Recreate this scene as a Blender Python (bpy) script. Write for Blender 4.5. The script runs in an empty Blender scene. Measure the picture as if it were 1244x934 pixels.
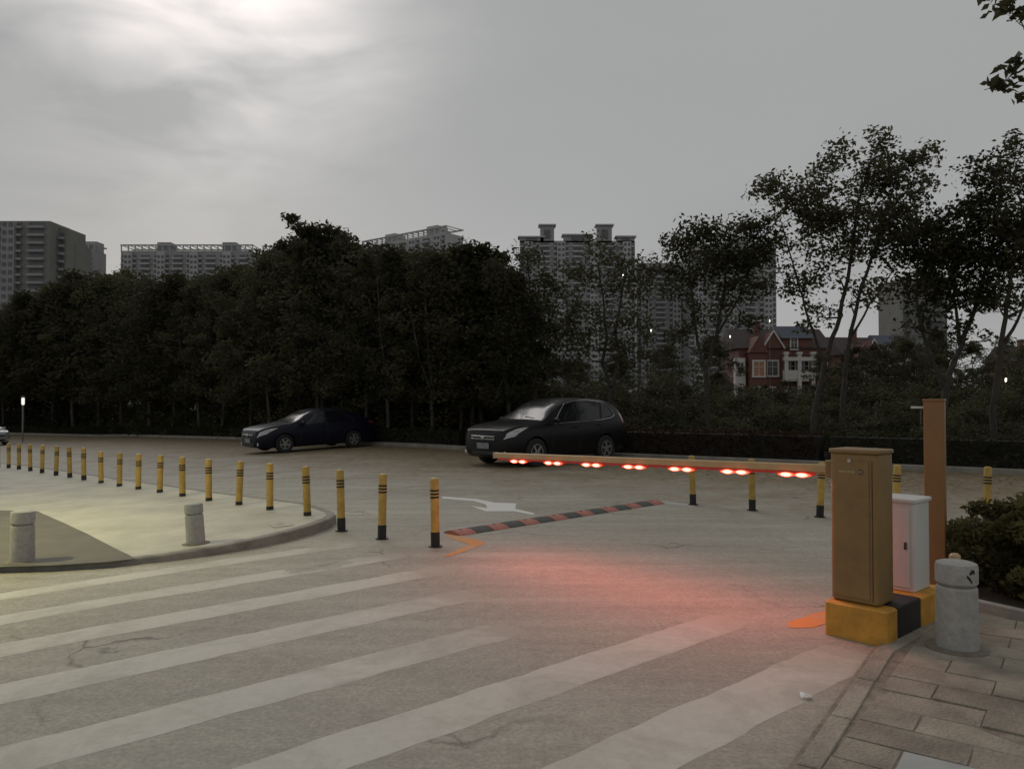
import bpy, bmesh, math, random
import numpy as np
from mathutils import Vector, Matrix

# ------------------------------------------------------------------ camera, world, sun, exposure
S = bpy.context.scene
COL = S.collection
R = math.radians
EYE = 1.6; F = 940.0; CX, CY = 622.0, 467.0; HOR = 487.0
PITCH = math.atan((HOR - CY) / F)
cam_d = bpy.data.cameras.new('camera'); cam = bpy.data.objects.new('camera', cam_d); COL.objects.link(cam)
cam.location = (0, 0, EYE); cam.rotation_euler = (math.pi / 2 + PITCH, 0, 0)
cam_d.sensor_width = 36; cam_d.lens = 36 * F / 1244; cam_d.clip_end = 5000; cam_d.clip_start = 0.05
S.camera = cam
S.render.resolution_x, S.render.resolution_y = 1024, 768
S.view_settings.view_transform = 'Standard'; S.view_settings.look = 'None'
S.cycles.max_bounces = 6; S.cycles.diffuse_bounces = 3; S.cycles.glossy_bounces = 3; S.cycles.transparent_max_bounces = 4
S.view_settings.exposure = 0.0; S.view_settings.gamma = 1.0
try: S.view_settings.use_curve_mapping = False
except Exception: pass

SUN_AZ, SUN_EL = R(-22), R(29)          # azimuth from +Y towards +X, where the cloud is thinnest
sun_dir = Vector((math.sin(SUN_AZ) * math.cos(SUN_EL), math.cos(SUN_AZ) * math.cos(SUN_EL), math.sin(SUN_EL)))

def build_world():
    w = bpy.data.worlds.new('World'); S.world = w; w.use_nodes = True
    nt = w.node_tree; nt.nodes.clear(); N = nt.nodes; L = nt.links
    def nd(t, **k):
        n = N.new(t)
        for a, b in k.items(): setattr(n, a, b)
        return n
    def m(op, a, b=None, c=None, clamp=False):
        n = nd('ShaderNodeMath', operation=op); n.use_clamp = clamp
        for i, v in enumerate((a, b, c)):
            if v is None: continue
            if isinstance(v, (int, float)): n.inputs[i].default_value = v
            else: L.new(v, n.inputs[i])
        return n.outputs[0]
    out = nd('ShaderNodeOutputWorld')
    sky = nd('ShaderNodeTexSky', sky_type='NISHITA'); sky.sun_disc = False
    sky.sun_elevation = R(7); sky.sun_rotation = SUN_AZ
    bg1 = nd('ShaderNodeBackground'); L.new(sky.outputs[0], bg1.inputs[0]); bg1.inputs[1].default_value = 0.05
    tc = nd('ShaderNodeTexCoord'); sep = nd('ShaderNodeSeparateXYZ'); L.new(tc.outputs['Generated'], sep.inputs[0])
    x, y, z = sep.outputs
    zz = m('MAXIMUM', z, 0.0)
    den = m('ADD', zz, 0.22)
    comb = nd('ShaderNodeCombineXYZ'); L.new(m('DIVIDE', x, den), comb.inputs[0]); L.new(m('DIVIDE', y, den), comb.inputs[1])
    def noise(sc, det, rough, off, dist=0.0):
        mp = nd('ShaderNodeMapping'); mp.inputs['Location'].default_value = off; L.new(comb.outputs[0], mp.inputs[0])
        mp.inputs['Scale'].default_value = (1.0, 1.25, 1)
        n = nd('ShaderNodeTexNoise'); n.inputs['Scale'].default_value = sc; n.inputs['Detail'].default_value = det
        n.inputs['Roughness'].default_value = rough; n.inputs['Distortion'].default_value = dist
        L.new(mp.outputs[0], n.inputs[0]); return n.outputs[0]
    n1 = noise(0.5, 3, 0.45, (3.1, 1.7, 0), 0.2)
    n2 = noise(1.5, 4, 0.5, (7.3, 2.2, 0), 0.6)
    n3 = noise(3.4, 4, 0.5, (1.3, 9.2, 0), 0.7)
    dot = nd('ShaderNodeVectorMath', operation='DOT_PRODUCT'); L.new(tc.outputs['Generated'], dot.inputs[0]); dot.inputs[1].default_value = sun_dir
    glow = m('POWER', m('MAXIMUM', dot.outputs['Value'], 0.0), 60.0)
    wide = m('POWER', m('MAXIMUM', dot.outputs['Value'], 0.0), 5.0)
    hor = m('POWER', m('SUBTRACT', 1.0, zz), 7.0)
    v = m('ADD', 0.285, m('MULTIPLY', n1, 0.14))
    v = m('ADD', v, m('MULTIPLY', m('SUBTRACT', n2, 0.5), 0.025))
    v = m('ADD', v, m('MULTIPLY', m('MULTIPLY', hor, wide), 0.15))
    v = m('ADD', v, m('MULTIPLY', hor, 0.06))
    v = m('ADD', v, m('MULTIPLY', wide, 0.03))
    rift = m('MULTIPLY', m('SUBTRACT', m('ADD', m('MULTIPLY', n2, 0.75), m('MULTIPLY', n3, 0.45)), 0.45), 3.6, clamp=True)
    patch = m('MULTIPLY', glow, rift)
    v = m('ADD', v, m('MULTIPLY', patch, 0.80))
    v = m('ADD', v, m('MULTIPLY', glow, 0.14))
    tint = nd('ShaderNodeMix', data_type='RGBA')
    L.new(m('MULTIPLY', patch, 0.9, clamp=True), tint.inputs[0])
    tint.inputs[6].default_value = (0.99, 1.0, 1.0, 1); tint.inputs[7].default_value = (1.12, 0.97, 0.91, 1)
    mul = nd('ShaderNodeVectorMath', operation='SCALE'); L.new(tint.outputs[2], mul.inputs[0]); L.new(v, mul.inputs['Scale'])
    bg2 = nd('ShaderNodeBackground'); L.new(mul.outputs[0], bg2.inputs[0]); bg2.inputs[1].default_value = 1.0
    mix = nd('ShaderNodeMixShader'); mix.inputs[0].default_value = 0.96
    L.new(bg1.outputs[0], mix.inputs[1]); L.new(bg2.outputs[0], mix.inputs[2]); L.new(mix.outputs[0], out.inputs[0])
build_world()
sd = bpy.data.lights.new('sun', 'SUN'); sd.energy = 0.72; sd.angle = R(45); sd.color = (1.0, 0.95, 0.9)
so = bpy.data.objects.new('sun', sd); COL.objects.link(so); so.location = (0, 0, 60)
so.rotation_euler = sun_dir.to_track_quat('Z', 'Y').to_euler()

# ------------------------------------------------------------------ helpers
KNOTS = (-30.0, -5.0, -3.0)
def zg(x):                                   # the ground falls away gently to the left
    z = 0.0
    if x < -3: z -= 0.02 * (-3 - max(x, -5))
    if x < -5: z -= 0.038 * (-5 - max(x, -30))
    return z
def ray(px, py):
    dx = (px - CX) / F; dy = (CY - py) / F; c, s = math.cos(PITCH), math.sin(PITCH)
    return Vector((dx, c - dy * s, s + dy * c))
def P(px, py, dz=0.0):                       # where a line of sight meets the ground
    d = ray(px, py); x = 0.0
    for _ in range(40):
        t = (zg(x) + dz - EYE) / d.z; x = d.x * t
    return Vector((d.x * t, d.y * t, zg(d.x * t) + dz))
def at(px, py, depth):
    d = ray(px, py); return Vector((0, 0, EYE)) + d * (depth / d.y)

U = Vector((0.745, 0.667, 0)).normalized()   # driving direction through the gate
V = Vector((-U.y, U.x, 0))                   # along the boom

MATS = {}
def mat(name, col, rough=0.7, metal=0.0, var=0.25, scale=6.0, bump=0.0, bscale=None, emit=None, spec=0.5, col2=None, objvar=0.0, coat=0.0, world=False):
    if name in MATS: return MATS[name]
    m = bpy.data.materials.new(name); m.use_nodes = True; nt = m.node_tree; N = nt.nodes; L = nt.links
    b = N['Principled BSDF']; b.inputs['Roughness'].default_value = rough; b.inputs['Metallic'].default_value = metal
    b.inputs['Specular IOR Level'].default_value = spec; b.inputs['Coat Weight'].default_value = coat
    tc = N.new('ShaderNodeTexCoord')
    n = N.new('ShaderNodeTexNoise'); n.inputs['Scale'].default_value = scale; n.inputs['Detail'].default_value = 6; n.inputs['Roughness'].default_value = 0.65
    geo = N.new('ShaderNodeNewGeometry')
    L.new(geo.outputs['Position'] if world else tc.outputs['Object'], n.inputs[0])
    r = N.new('ShaderNodeValToRGB'); r.color_ramp.elements[0].position = 0.32; r.color_ramp.elements[1].position = 0.68
    c2 = col2 or tuple(c * (1 + var) for c in col); c1 = tuple(c * (1 - var) for c in col)
    r.color_ramp.elements[0].color = (*c1, 1); r.color_ramp.elements[1].color = (*c2, 1)
    L.new(n.outputs[0], r.inputs[0]); src = r.outputs[0]
    if objvar:
        oi = N.new('ShaderNodeObjectInfo'); mr = N.new('ShaderNodeMapRange'); mr.inputs[3].default_value = 1 - objvar; mr.inputs[4].default_value = 1 + objvar
        L.new(oi.outputs['Random'], mr.inputs[0]); vs = N.new('ShaderNodeVectorMath'); vs.operation = 'SCALE'
        L.new(src, vs.inputs[0]); L.new(mr.outputs[0], vs.inputs['Scale']); src = vs.outputs[0]
    L.new(src, b.inputs['Base Color'])
    if bump:
        n2 = N.new('ShaderNodeTexNoise'); n2.inputs['Scale'].default_value = bscale or scale * 5; n2.inputs['Detail'].default_value = 4
        L.new(tc.outputs['Object'], n2.inputs[0]); bp = N.new('ShaderNodeBump'); bp.inputs['Strength'].default_value = bump; bp.inputs['Distance'].default_value = 0.02
        L.new(n2.outputs[0], bp.inputs['Height']); L.new(bp.outputs[0], b.inputs['Normal'])
    if emit:
        b.inputs['Emission Color'].default_value = (*emit[:3], 1); b.inputs['Emission Strength'].default_value = emit[3]
    MATS[name] = m; return m

def tag(o, label=None, cat=None, group=None, kind=None):
    if label: o['label'] = label
    if cat: o['category'] = cat
    if group: o['group'] = group
    if kind: o['kind'] = kind
    return o
def empty(name, loc=(0, 0, 0), rz=0.0, label=None, cat=None, group=None):
    o = bpy.data.objects.new(name, None); COL.objects.link(o); o.location = loc; o.rotation_euler = (0, 0, rz)
    o.empty_display_size = 0.2
    return tag(o, label, cat, group)
def link_mesh(name, me, parent=None, loc=None, rz=None):
    o = bpy.data.objects.new(name, me); COL.objects.link(o)
    if parent: o.parent = parent
    if loc is not None: o.location = loc
    if rz is not None: o.rotation_euler = (0, 0, rz)
    return o
def copy_tree(o, parent=None):
    c = o.copy(); COL.objects.link(c); c.parent = parent
    for ch in o.children: copy_tree(ch, c)
    return c

class MB:
    def __init__(s): s.v = []; s.f = []
    def quad(s, a, b, c, d):
        n = len(s.v); s.v += [tuple(a), tuple(b), tuple(c), tuple(d)]; s.f.append((n, n + 1, n + 2, n + 3)); return s
    def box(s, c, size, rz=0.0, bevel=0.0, M=None):
        sx, sy, sz = (q / 2 for q in size); n = len(s.v); cr, sr = math.cos(rz), math.sin(rz); b = bevel
        if not b:
            pts = [(-sx, -sy, -sz), (sx, -sy, -sz), (sx, sy, -sz), (-sx, sy, -sz), (-sx, -sy, sz), (sx, -sy, sz), (sx, sy, sz), (-sx, sy, sz)]
            fs = [(0, 3, 2, 1), (4, 5, 6, 7), (0, 1, 5, 4), (1, 2, 6, 5), (2, 3, 7, 6), (3, 0, 4, 7)]
        else:                                  # bevelled: rounded corners in plan and chamfered top and bottom
            def ring(z, ins):
                o = []
                X, Y = sx - ins, sy - ins; rr = max(b - ins * 0.5, 0.0005)
                for (qx, qy, a0) in ((1, 1, 0), (-1, 1, 90), (-1, -1, 180), (1, -1, 270)):
                    for k in range(4):
                        a = R(a0 + 30 * k); o.append((qx * (X - rr) + rr * math.cos(a), qy * (Y - rr) + rr * math.sin(a), z))
                return o
            rings = [ring(-sz, b * .6), ring(-sz + b * .6, 0), ring(sz - b * .6, 0), ring(sz, b * .6)]
            pts = [p for r_ in rings for p in r_]; k = 16; fs = [tuple(range(k - 1, -1, -1)), tuple(range(3 * k, 4 * k))]
            for j in range(3):
                for i in range(k): fs.append((j * k + i, j * k + (i + 1) % k, (j + 1) * k + (i + 1) % k, (j + 1) * k + i))
        for p in pts:
            q = (c[0] + p[0] * cr - p[1] * sr, c[1] + p[0] * sr + p[1] * cr, c[2] + p[2])
            if M is not None: q = tuple(M @ Vector(q))
            s.v.append(q)
        s.f += [tuple(i + n for i in f) for f in fs]; return s
    def tube(s, path, rad, n=10, cap=True):
        path = [Vector(p) for p in path]
        if not hasattr(rad, '__len__'): rad = [rad] * len(path)
        base = len(s.v); up = Vector((0.13, 0.21, 0.97))
        for i, p in enumerate(path):
            t = (path[min(i + 1, len(path) - 1)] - path[max(i - 1, 0)]).normalized()
            if abs(t.dot(up)) > 0.97: up = Vector((0.9, 0.3, 0.1))
            a = t.cross(up).normalized(); b = t.cross(a)
            for k in range(n):
                th = 2 * math.pi * k / n; s.v.append(tuple(p + (a * math.cos(th) + b * math.sin(th)) * rad[i]))
        for i in range(len(path) - 1):
            for k in range(n):
                s.f.append((base + i * n + k, base + i * n + (k + 1) % n, base + (i + 1) * n + (k + 1) % n, base + (i + 1) * n + k))
        if cap:
            s.f.append(tuple(base + k for k in range(n - 1, -1, -1))); e = base + (len(path) - 1) * n; s.f.append(tuple(e + k for k in range(n)))
        return s
    def lathe(s, prof, n=20, axis='z', c=(0, 0, 0), cap=True):
        base = len(s.v)
        for (r, h) in prof:
            for k in range(n):
                th = 2 * math.pi * k / n; a, b = r * math.cos(th), r * math.sin(th)
                p = (a, b, h) if axis == 'z' else (a, h, b) if axis == 'y' else (h, a, b)
                s.v.append((p[0] + c[0], p[1] + c[1], p[2] + c[2]))
        for i in range(len(prof) - 1):
            for k in range(n):
                s.f.append((base + i * n + k, base + i * n + (k + 1) % n, base + (i + 1) * n + (k + 1) % n, base + (i + 1) * n + k))
        if cap: s.f.append(tuple(base + k for k in range(n - 1, -1, -1))); e = base + (len(prof) - 1) * n; s.f.append(tuple(e + k for k in range(n)))
        return s
    def mesh(s, name, m, smooth=False, fixn=True):
        me = bpy.data.meshes.new(name); me.from_pydata(s.v, [], s.f); me.materials.append(m)
        if fixn:
            bm = bmesh.new(); bm.from_mesh(me); bmesh.ops.recalc_face_normals(bm, faces=bm.faces); bm.to_mesh(me); bm.free()
        if smooth:
            for p in me.polygons: p.use_smooth = True
            try: me.set_sharp_from_angle(angle=R(smooth if smooth is not True else 40))
            except Exception: pass
        me.update(); return me
    def build(s, name, m, parent=None, smooth=False, loc=None, rz=None):
        return link_mesh(name, s.mesh(name, m, smooth), parent, loc, rz)

def sheet(name, pts, m, off, parent=None, kind='structure', fade=None):   # a flat outline draped on the ground
    bm = bmesh.new(); vs = [bm.verts.new((p[0], p[1], 0)) for p in pts]; bm.faces.new(vs)
    if fade == 'edge': bmesh.ops.poke(bm, faces=bm.faces[:])
    else: bmesh.ops.triangulate(bm, faces=bm.faces[:])
    for k in KNOTS:
        bmesh.ops.bisect_plane(bm, geom=bm.verts[:] + bm.edges[:] + bm.faces[:], plane_co=(k, 0, 0), plane_no=(1, 0, 0))
    for v in bm.verts: v.co.z = zg(v.co.x) + off
    bmesh.ops.recalc_face_normals(bm, faces=bm.faces)
    for f in bm.faces:
        if f.normal.z < 0: f.normal_flip()
    me = bpy.data.meshes.new(name); bm.to_mesh(me); bm.free(); me.materials.append(m)
    if fade:
        at_ = me.attributes.new('fade', 'FLOAT', 'POINT'); at_.data.foreach_set('value', [(1.0 if i < len(pts) else 0.0) if fade == 'edge' else fade(v.co.x, v.co.y) for i, v in enumerate(me.vertices)])
    o = link_mesh(name, me, parent)
    if kind: o['kind'] = kind
    return o

# ------------------------------------------------------------------ ground materials
def road_material():
    m = bpy.data.materials.new('worn_road_concrete'); m.use_nodes = True; nt = m.node_tree; N = nt.nodes; L = nt.links
    b = N['Principled BSDF']; b.inputs['Roughness'].default_value = 0.72; b.inputs['Specular IOR Level'].default_value = 0.35
    tc = N.new('ShaderNodeTexCoord')
    def noise(sc, det=5, rough=0.6, dist=0.0, scale3=None):
        n = N.new('ShaderNodeTexNoise'); n.inputs['Scale'].default_value = sc; n.inputs['Detail'].default_value = det; n.inputs['Roughness'].default_value = rough; n.inputs['Distortion'].default_value = dist
        if scale3:
            mp = N.new('ShaderNodeMapping'); mp.inputs['Scale'].default_value = scale3; mp.inputs['Rotation'].default_value = (0, 0, R(-42)); L.new(tc.outputs['Object'], mp.inputs[0]); L.new(mp.outputs[0], n.inputs[0])
        else: L.new(tc.outputs['Object'], n.inputs[0])
        return n.outputs[0]
    def ramp(v, p0, p1, c0, c1):
        r = N.new('ShaderNodeValToRGB'); r.color_ramp.elements[0].position = p0; r.color_ramp.elements[1].position = p1
        r.color_ramp.elements[0].color = (*c0, 1); r.color_ramp.elements[1].color = (*c1, 1); L.new(v, r.inputs[0]); return r.outputs[0]
    def mix(f, a, c, mode='MIX'):
        x = N.new('ShaderNodeMix'); x.data_type = 'RGBA'; x.blend_type = mode
        if isinstance(f, float): x.inputs[0].default_value = f
        else: L.new(f, x.inputs[0])
        L.new(a, x.inputs[6])
        if isinstance(c, tuple): x.inputs[7].default_value = (*c, 1)
        else: L.new(c, x.inputs[7])
        return x.outputs[2]
    base = ramp(noise(0.35, 5, 0.6, 0.6), 0.3, 0.7, (0.375, 0.352, 0.288), (0.465, 0.438, 0.364))
    base = mix(1.0, base, ramp(noise(0.9, 4, 0.6, 0.2, (0.25, 2.2, 1)), 0.3, 0.72, (0.84, 0.84, 0.84), (1.06, 1.06, 1.06)), 'MULTIPLY')
    base = mix(1.0, base, ramp(noise(38, 5, 0.75), 0.3, 0.7, (0.70, 0.70, 0.70), (1.2, 1.2, 1.2)), 'MULTIPLY')
    base = mix(1.0, base, ramp(noise(9, 6, 0.75), 0.35, 0.65, (0.86, 0.86, 0.86), (1.07, 1.07, 1.07)), 'MULTIPLY')
    base = mix(1.0, base, ramp(noise(0.8, 5, 0.65, 0.3, (0.12, 3.2, 1)), 0.42, 0.66, (0.90, 0.895, 0.89), (1.03, 1.03, 1.03)), 'MULTIPLY')
    base = mix(ramp(noise(1.6, 6, 0.7, 1.0), 0.58, 0.75, (0, 0, 0), (0.45, 0.45, 0.45)), base, (0.16, 0.145, 0.115))
    # cracks
    vo = N.new('ShaderNodeTexVoronoi'); vo.feature = 'DISTANCE_TO_EDGE'; vo.inputs['Scale'].default_value = 0.42
    mpx = N.new('ShaderNodeVectorMath'); mpx.operation = 'ADD'
    nz = N.new('ShaderNodeTexNoise'); nz.inputs['Scale'].default_value = 1.6; nz.inputs['Detail'].default_value = 6; L.new(tc.outputs['Object'], nz.inputs[0])
    L.new(tc.outputs['Object'], mpx.inputs[0]); L.new(nz.outputs['Color'], mpx.inputs[1]); L.new(mpx.outputs[0], vo.inputs['Vector'])
    crack = ramp(vo.outputs['Distance'], 0.0, 0.012, (0.40, 0.40, 0.40), (1, 1, 1))
    crackm = mix(ramp(noise(0.5, 2), 0.5, 0.62, (0, 0, 0), (1, 1, 1)), ramp(noise(1), 0, 0.001, (1, 1, 1), (1, 1, 1)), crack)
    base = mix(1.0, base, crackm, 'MULTIPLY')
    # leaf litter and earth along the far kerb
    at_ = N.new('ShaderNodeAttribute'); at_.attribute_name = 'litter'
    mm = N.new('ShaderNodeMath'); mm.operation = 'MULTIPLY_ADD'; L.new(noise(0.7, 7, 0.7, 0.5), mm.inputs[0]); mm.inputs[1].default_value = 1.0; L.new(at_.outputs['Fac'], mm.inputs[2])
    lit = ramp(mm.outputs[0], 0.40, 0.78, (0, 0, 0), (1, 1, 1))
    earth = ramp(noise(5, 6, 0.75), 0.35, 0.65, (0.12, 0.09, 0.055), (0.33, 0.255, 0.155))
    base = mix(lit, base, earth)
    L.new(base, b.inputs['Base Color'])
    bp = N.new('ShaderNodeBump'); bp.inputs['Strength'].default_value = 0.5; bp.inputs['Distance'].default_value = 0.01
    L.new(noise(55, 5, 0.7), bp.inputs['Height']); L.new(bp.outputs[0], b.inputs['Normal'])
    return m

def paint_material(name, paint, under=(0.375, 0.352, 0.29), wear=0.5, scale=2.2):
    m = bpy.data.materials.new(name); m.use_nodes = True; nt = m.node_tree; N = nt.nodes; L = nt.links
    b = N['Principled BSDF']; b.inputs['Roughness'].default_value = 0.7; b.inputs['Specular IOR Level'].default_value = 0.35
    tc = N.new('ShaderNodeTexCoord')
    def noise(sc, det, rough, dist=0.0):
        n = N.new('ShaderNodeTexNoise'); n.inputs['Scale'].default_value = sc; n.inputs['Detail'].default_value = det; n.inputs['Roughness'].default_value = rough; n.inputs['Distortion'].default_value = dist
        L.new(tc.outputs['Object'], n.inputs[0]); return n.outputs[0]
    n1 = noise(scale, 7, 0.68, 0.7); n2 = noise(scale * 9, 5, 0.7)
    a = N.new('ShaderNodeMath'); a.operation = 'MULTIPLY_ADD'; L.new(n2, a.inputs[0]); a.inputs[1].default_value = 0.28; L.new(n1, a.inputs[2])
    fa = N.new('ShaderNodeAttribute'); fa.attribute_name = 'fade'; a0 = a; a = N.new('ShaderNodeMath'); a.operation = 'MULTIPLY_ADD'; L.new(fa.outputs['Fac'], a.inputs[0]); a.inputs[1].default_value = 0.30; L.new(a0.outputs[0], a.inputs[2])
    r = N.new('ShaderNodeValToRGB'); r.color_ramp.elements[0].position = wear; r.color_ramp.elements[1].position = wear + 0.34
    r.color_ramp.elements[0].color = (1, 1, 1, 1); r.color_ramp.elements[1].color = (0, 0, 0, 1); L.new(a.outputs[0], r.inputs[0])
    g = N.new('ShaderNodeValToRGB'); g.color_ramp.elements[0].color = (*[c * .86 for c in under], 1); g.color_ramp.elements[1].color = (*[c * 1.1 for c in under], 1); L.new(noise(30, 4, .7), g.inputs[0])
    x = N.new('ShaderNodeMix'); x.data_type = 'RGBA'; L.new(r.outputs[0], x.inputs[0]); L.new(g.outputs[0], x.inputs[6])
    p2 = N.new('ShaderNodeValToRGB'); p2.color_ramp.elements[0].color = (*[c * .8 for c in paint], 1); p2.color_ramp.elements[1].color = (*[min(1, c * 1.12) for c in paint], 1); L.new(noise(14, 5, .7), p2.inputs[0])
    L.new(p2.outputs[0], x.inputs[7]); L.new(x.outputs[2], b.inputs['Base Color'])
    bp = N.new('ShaderNodeBump'); bp.inputs['Strength'].default_value = 0.4; bp.inputs['Distance'].default_value = 0.01
    L.new(noise(55, 4, .7), bp.inputs['Height']); L.new(bp.outputs[0], b.inputs['Normal'])
    return m

ROAD = road_material()
SOIL = mat('dark_garden_soil', (0.045, 0.036, 0.024), 0.95, var=0.4, scale=1.5, bump=0.6)
STRIPE = paint_material('worn_white_road_paint', (0.56, 0.537, 0.465), wear=0.58, scale=1.9)
ARROWP = paint_material('white_arrow_paint', (0.72, 0.71, 0.67), wear=0.8)
ORANGEP = paint_material('orange_road_paint', (0.60, 0.27, 0.07), wear=0.62)
PALE = paint_material('pale_worn_line', (0.42, 0.41, 0.38), wear=0.5)
ISLAND = mat('pale_pavement_concrete', (0.47, 0.45, 0.375), 0.8, var=0.17, scale=1.4, bump=0.4, bscale=50)
ISLANDK = mat('kerb_stone_grey', (0.24, 0.228, 0.195), 0.8, var=0.3, scale=4, bump=0.4)
DARKPATCH = mat('dark_pavement_patch', (0.135, 0.126, 0.102), 0.85, var=0.16, scale=1.8, bump=0.5, bscale=60)
STAIN = paint_material('damp_dirt_stain', (0.17, 0.155, 0.12), wear=0.50, scale=3.0)
STAINI = paint_material('pavement_dirt_stain', (0.20, 0.185, 0.15), under=(0.47, 0.45, 0.375), wear=0.5, scale=3.0)

# ------------------------------------------------------------------ ground, road, far kerb
hedge_px = [(-120, 524.5), (0, 527), (150, 529.5), (300, 534), (430, 540), (560, 546), (680, 552), (790, 557), (1000, 566), (1244, 577), (1500, 590)]
HL = [P(*p) for p in hedge_px]
for q in HL: q.z = 0
def hedge_dist(x, y):
    best = 1e9
    for a, b in zip(HL[:-1], HL[1:]):
        ab = (b - a); ab2 = ab.x ** 2 + ab.y ** 2
        t = max(0, min(1, ((x - a.x) * ab.x + (y - a.y) * ab.y) / ab2)); dx, dy = x - a.x - ab.x * t, y - a.y - ab.y * t
        d = math.hypot(dx, dy)
        if d < best:
            best = d; sgn = 1 if (ab.x * (y - a.y) - ab.y * (x - a.x)) < 0 else -1     # + on the camera side
    return best * sgn

def build_ground():
    xs = [-1500, -300, -60, -30, -5, -3, 20, 60, 300, 1500]; ys = [-60, 0, 30, 80, 200, 600, 1600]
    mb = MB()
    for y in ys:
        for x in xs: mb.v.append((x, y, zg(x) - 0.03))
    k = len(xs)
    for j in range(len(ys) - 1):
        for i in range(k - 1): mb.f.append((j * k + i, j * k + i + 1, (j + 1) * k + i + 1, (j + 1) * k + i))
    tag(mb.build('ground', SOIL), kind='structure')
    mb = MB(); X0, X1, Y0, Y1 = -64, 30, -6, 74; k = X1 - X0 + 1; att = []
    for y in range(Y0, Y1 + 1):
        for x in range(X0, X1 + 1):
            mb.v.append((x, y, zg(x))); d = hedge_dist(x, y)
            att.append(max(-0.6, min(0.65, 0.52 - max(0, d) * 0.062)))
    for j in range(Y1 - Y0):
        for i in range(k - 1):
            if hedge_dist(X0 + i + .5, Y0 + j + .5) > -1.6: mb.f.append((j * k + i, j * k + i + 1, (j + 1) * k + i + 1, (j + 1) * k + i))
    me = mb.mesh('road', ROAD, fixn=False); a = me.attributes.new('litter', 'FLOAT', 'POINT'); a.data.foreach_set('value', att)
    tag(link_mesh('road', me), kind='structure')
    # planting bed behind the far kerb, its kerb as a real step
    far = [(140, -5), (140, 160), (-160, 200), (-160, HL[0].y)]
    sheet('planting_bed', [(p.x, p.y) for p in reversed(HL)][::-1] + [(HL[-1].x + 40, HL[-1].y - 25)] + far, SOIL, 0.10)
    mb = MB()
    pts = []
    for a, b in zip(HL[:-1], HL[1:]):
        n = max(1, int((b - a).length / 2))
        for i in range(n): pts.append(a.lerp(b, i / n))
    pts.append(HL[-1])
    n = len(pts)
    for i, p in enumerate(pts):
        t = (pts[min(i + 1, n - 1)] - pts[max(i - 1, 0)]).normalized(); nn = Vector((t.y, -t.x, 0))   # toward the camera
        z = zg(p.x)
        for o, h in ((0.16, -0.1), (0.16, 0.11), (0.14, 0.13), (0.0, 0.13), (0.0, -0.1)): mb.v.append((p.x + nn.x * o, p.y + nn.y * o, z + h))
    for i in range(n - 1):
        for k in range(4): mb.f.append((i * 5 + k, i * 5 + k + 1, i * 5 + k + 6, i * 5 + k + 5))
    tag(mb.build('kerb', mat('far_kerb_stone', (0.24, 0.225, 0.19), 0.85, var=0.25, scale=2)), kind='structure')
build_ground()

# crosswalk stripes, each painted bar on its own
def build_stripes():
    spec = [(2.46, 2.06, -1.0, 4.95), (3.36, 3.01, -1.5, 5.05), (4.27, 3.93, -1.5, 3.7), (5.21, 4.87, -2.0, 4.1), (6.10, 5.78, -2.2, 4.5), (6.95, 6.65, -2.4, 4.55), (7.80, 7.52, -2.6, 4.6)]
    rnd = random.Random(5)
    for i, (n1, n0, t0, t1) in enumerate(spec):
        top, bot = [], []; k = 40
        for j in range(k + 1):
            t = t0 + (t1 - t0) * j / k
            e1 = n1 + rnd.uniform(-.012, .012); e0 = n0 + rnd.uniform(-.012, .012)
            if j == k: e1 -= rnd.uniform(0.02, .06); e0 += rnd.uniform(0.0, .06)
            top.append(U * t + V * e1); bot.append(U * t + V * e0)
        sheet('crosswalk_stripe', [(p.x, p.y) for p in bot + top[::-1]], STRIPE, 0.0007, fade=lambda x, y, a=t0, b=t1: max(0.0, 1 - (b - (U.x * x + U.y * y)) / 0.9))
build_stripes()

def px_sheet(name, pts, m, off, jitter=0.0, seed=1, sub=4, fade=None):
    rnd = random.Random(seed); w = [P(*p) for p in pts]; out = []
    for a, b in zip(w, w[1:] + w[:1]):
        for k in range(sub):
            q = a.lerp(b, k / sub); out.append((q.x + rnd.uniform(-jitter, jitter), q.y + rnd.uniform(-jitter, jitter)))
    return sheet(name, out, m, off, fade=fade)
px_sheet('turn_arrow', [(537, 603), (580, 606.2), (600, 610.3), (627, 611.5), (626, 618), (650, 623.5), (646, 625), (625, 621), (590, 621), (572, 614.5), (592, 617), (590, 612.5), (576, 608.6), (537, 605.2)], ARROWP, 0.002, 0.0, 1, 1)
px_sheet('painted_line', [(545, 647), (586, 657), (589, 661), (546, 676), (538, 676), (570, 661), (540, 652)], ORANGEP, 0.0024, 0.006, 2, 5)
px_sheet('painted_line', [(957, 756), (1003, 741), (1003, 757), (985, 763), (955, 762)], ORANGEP, 0.0024, 0.012, 3, 5)
px_sheet('painted_line', [(800, 608), (845, 613), (843, 616), (800, 611.5)], PALE, 0.0016, 0.01, 4, 5)
px_sheet('painted_line', [(545, 645), (545, 642), (598, 635), (600, 637.5)], PALE, 0.0016, 0.01, 5, 5)
for k, q in enumerate([((345, 690), (375, 684), (420, 680), (432, 683), (400, 691), (350, 697))]):
    px_sheet('stain', list(q), STAIN, 0.0016, 0.03, 20 + k, 5, 'edge')

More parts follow.
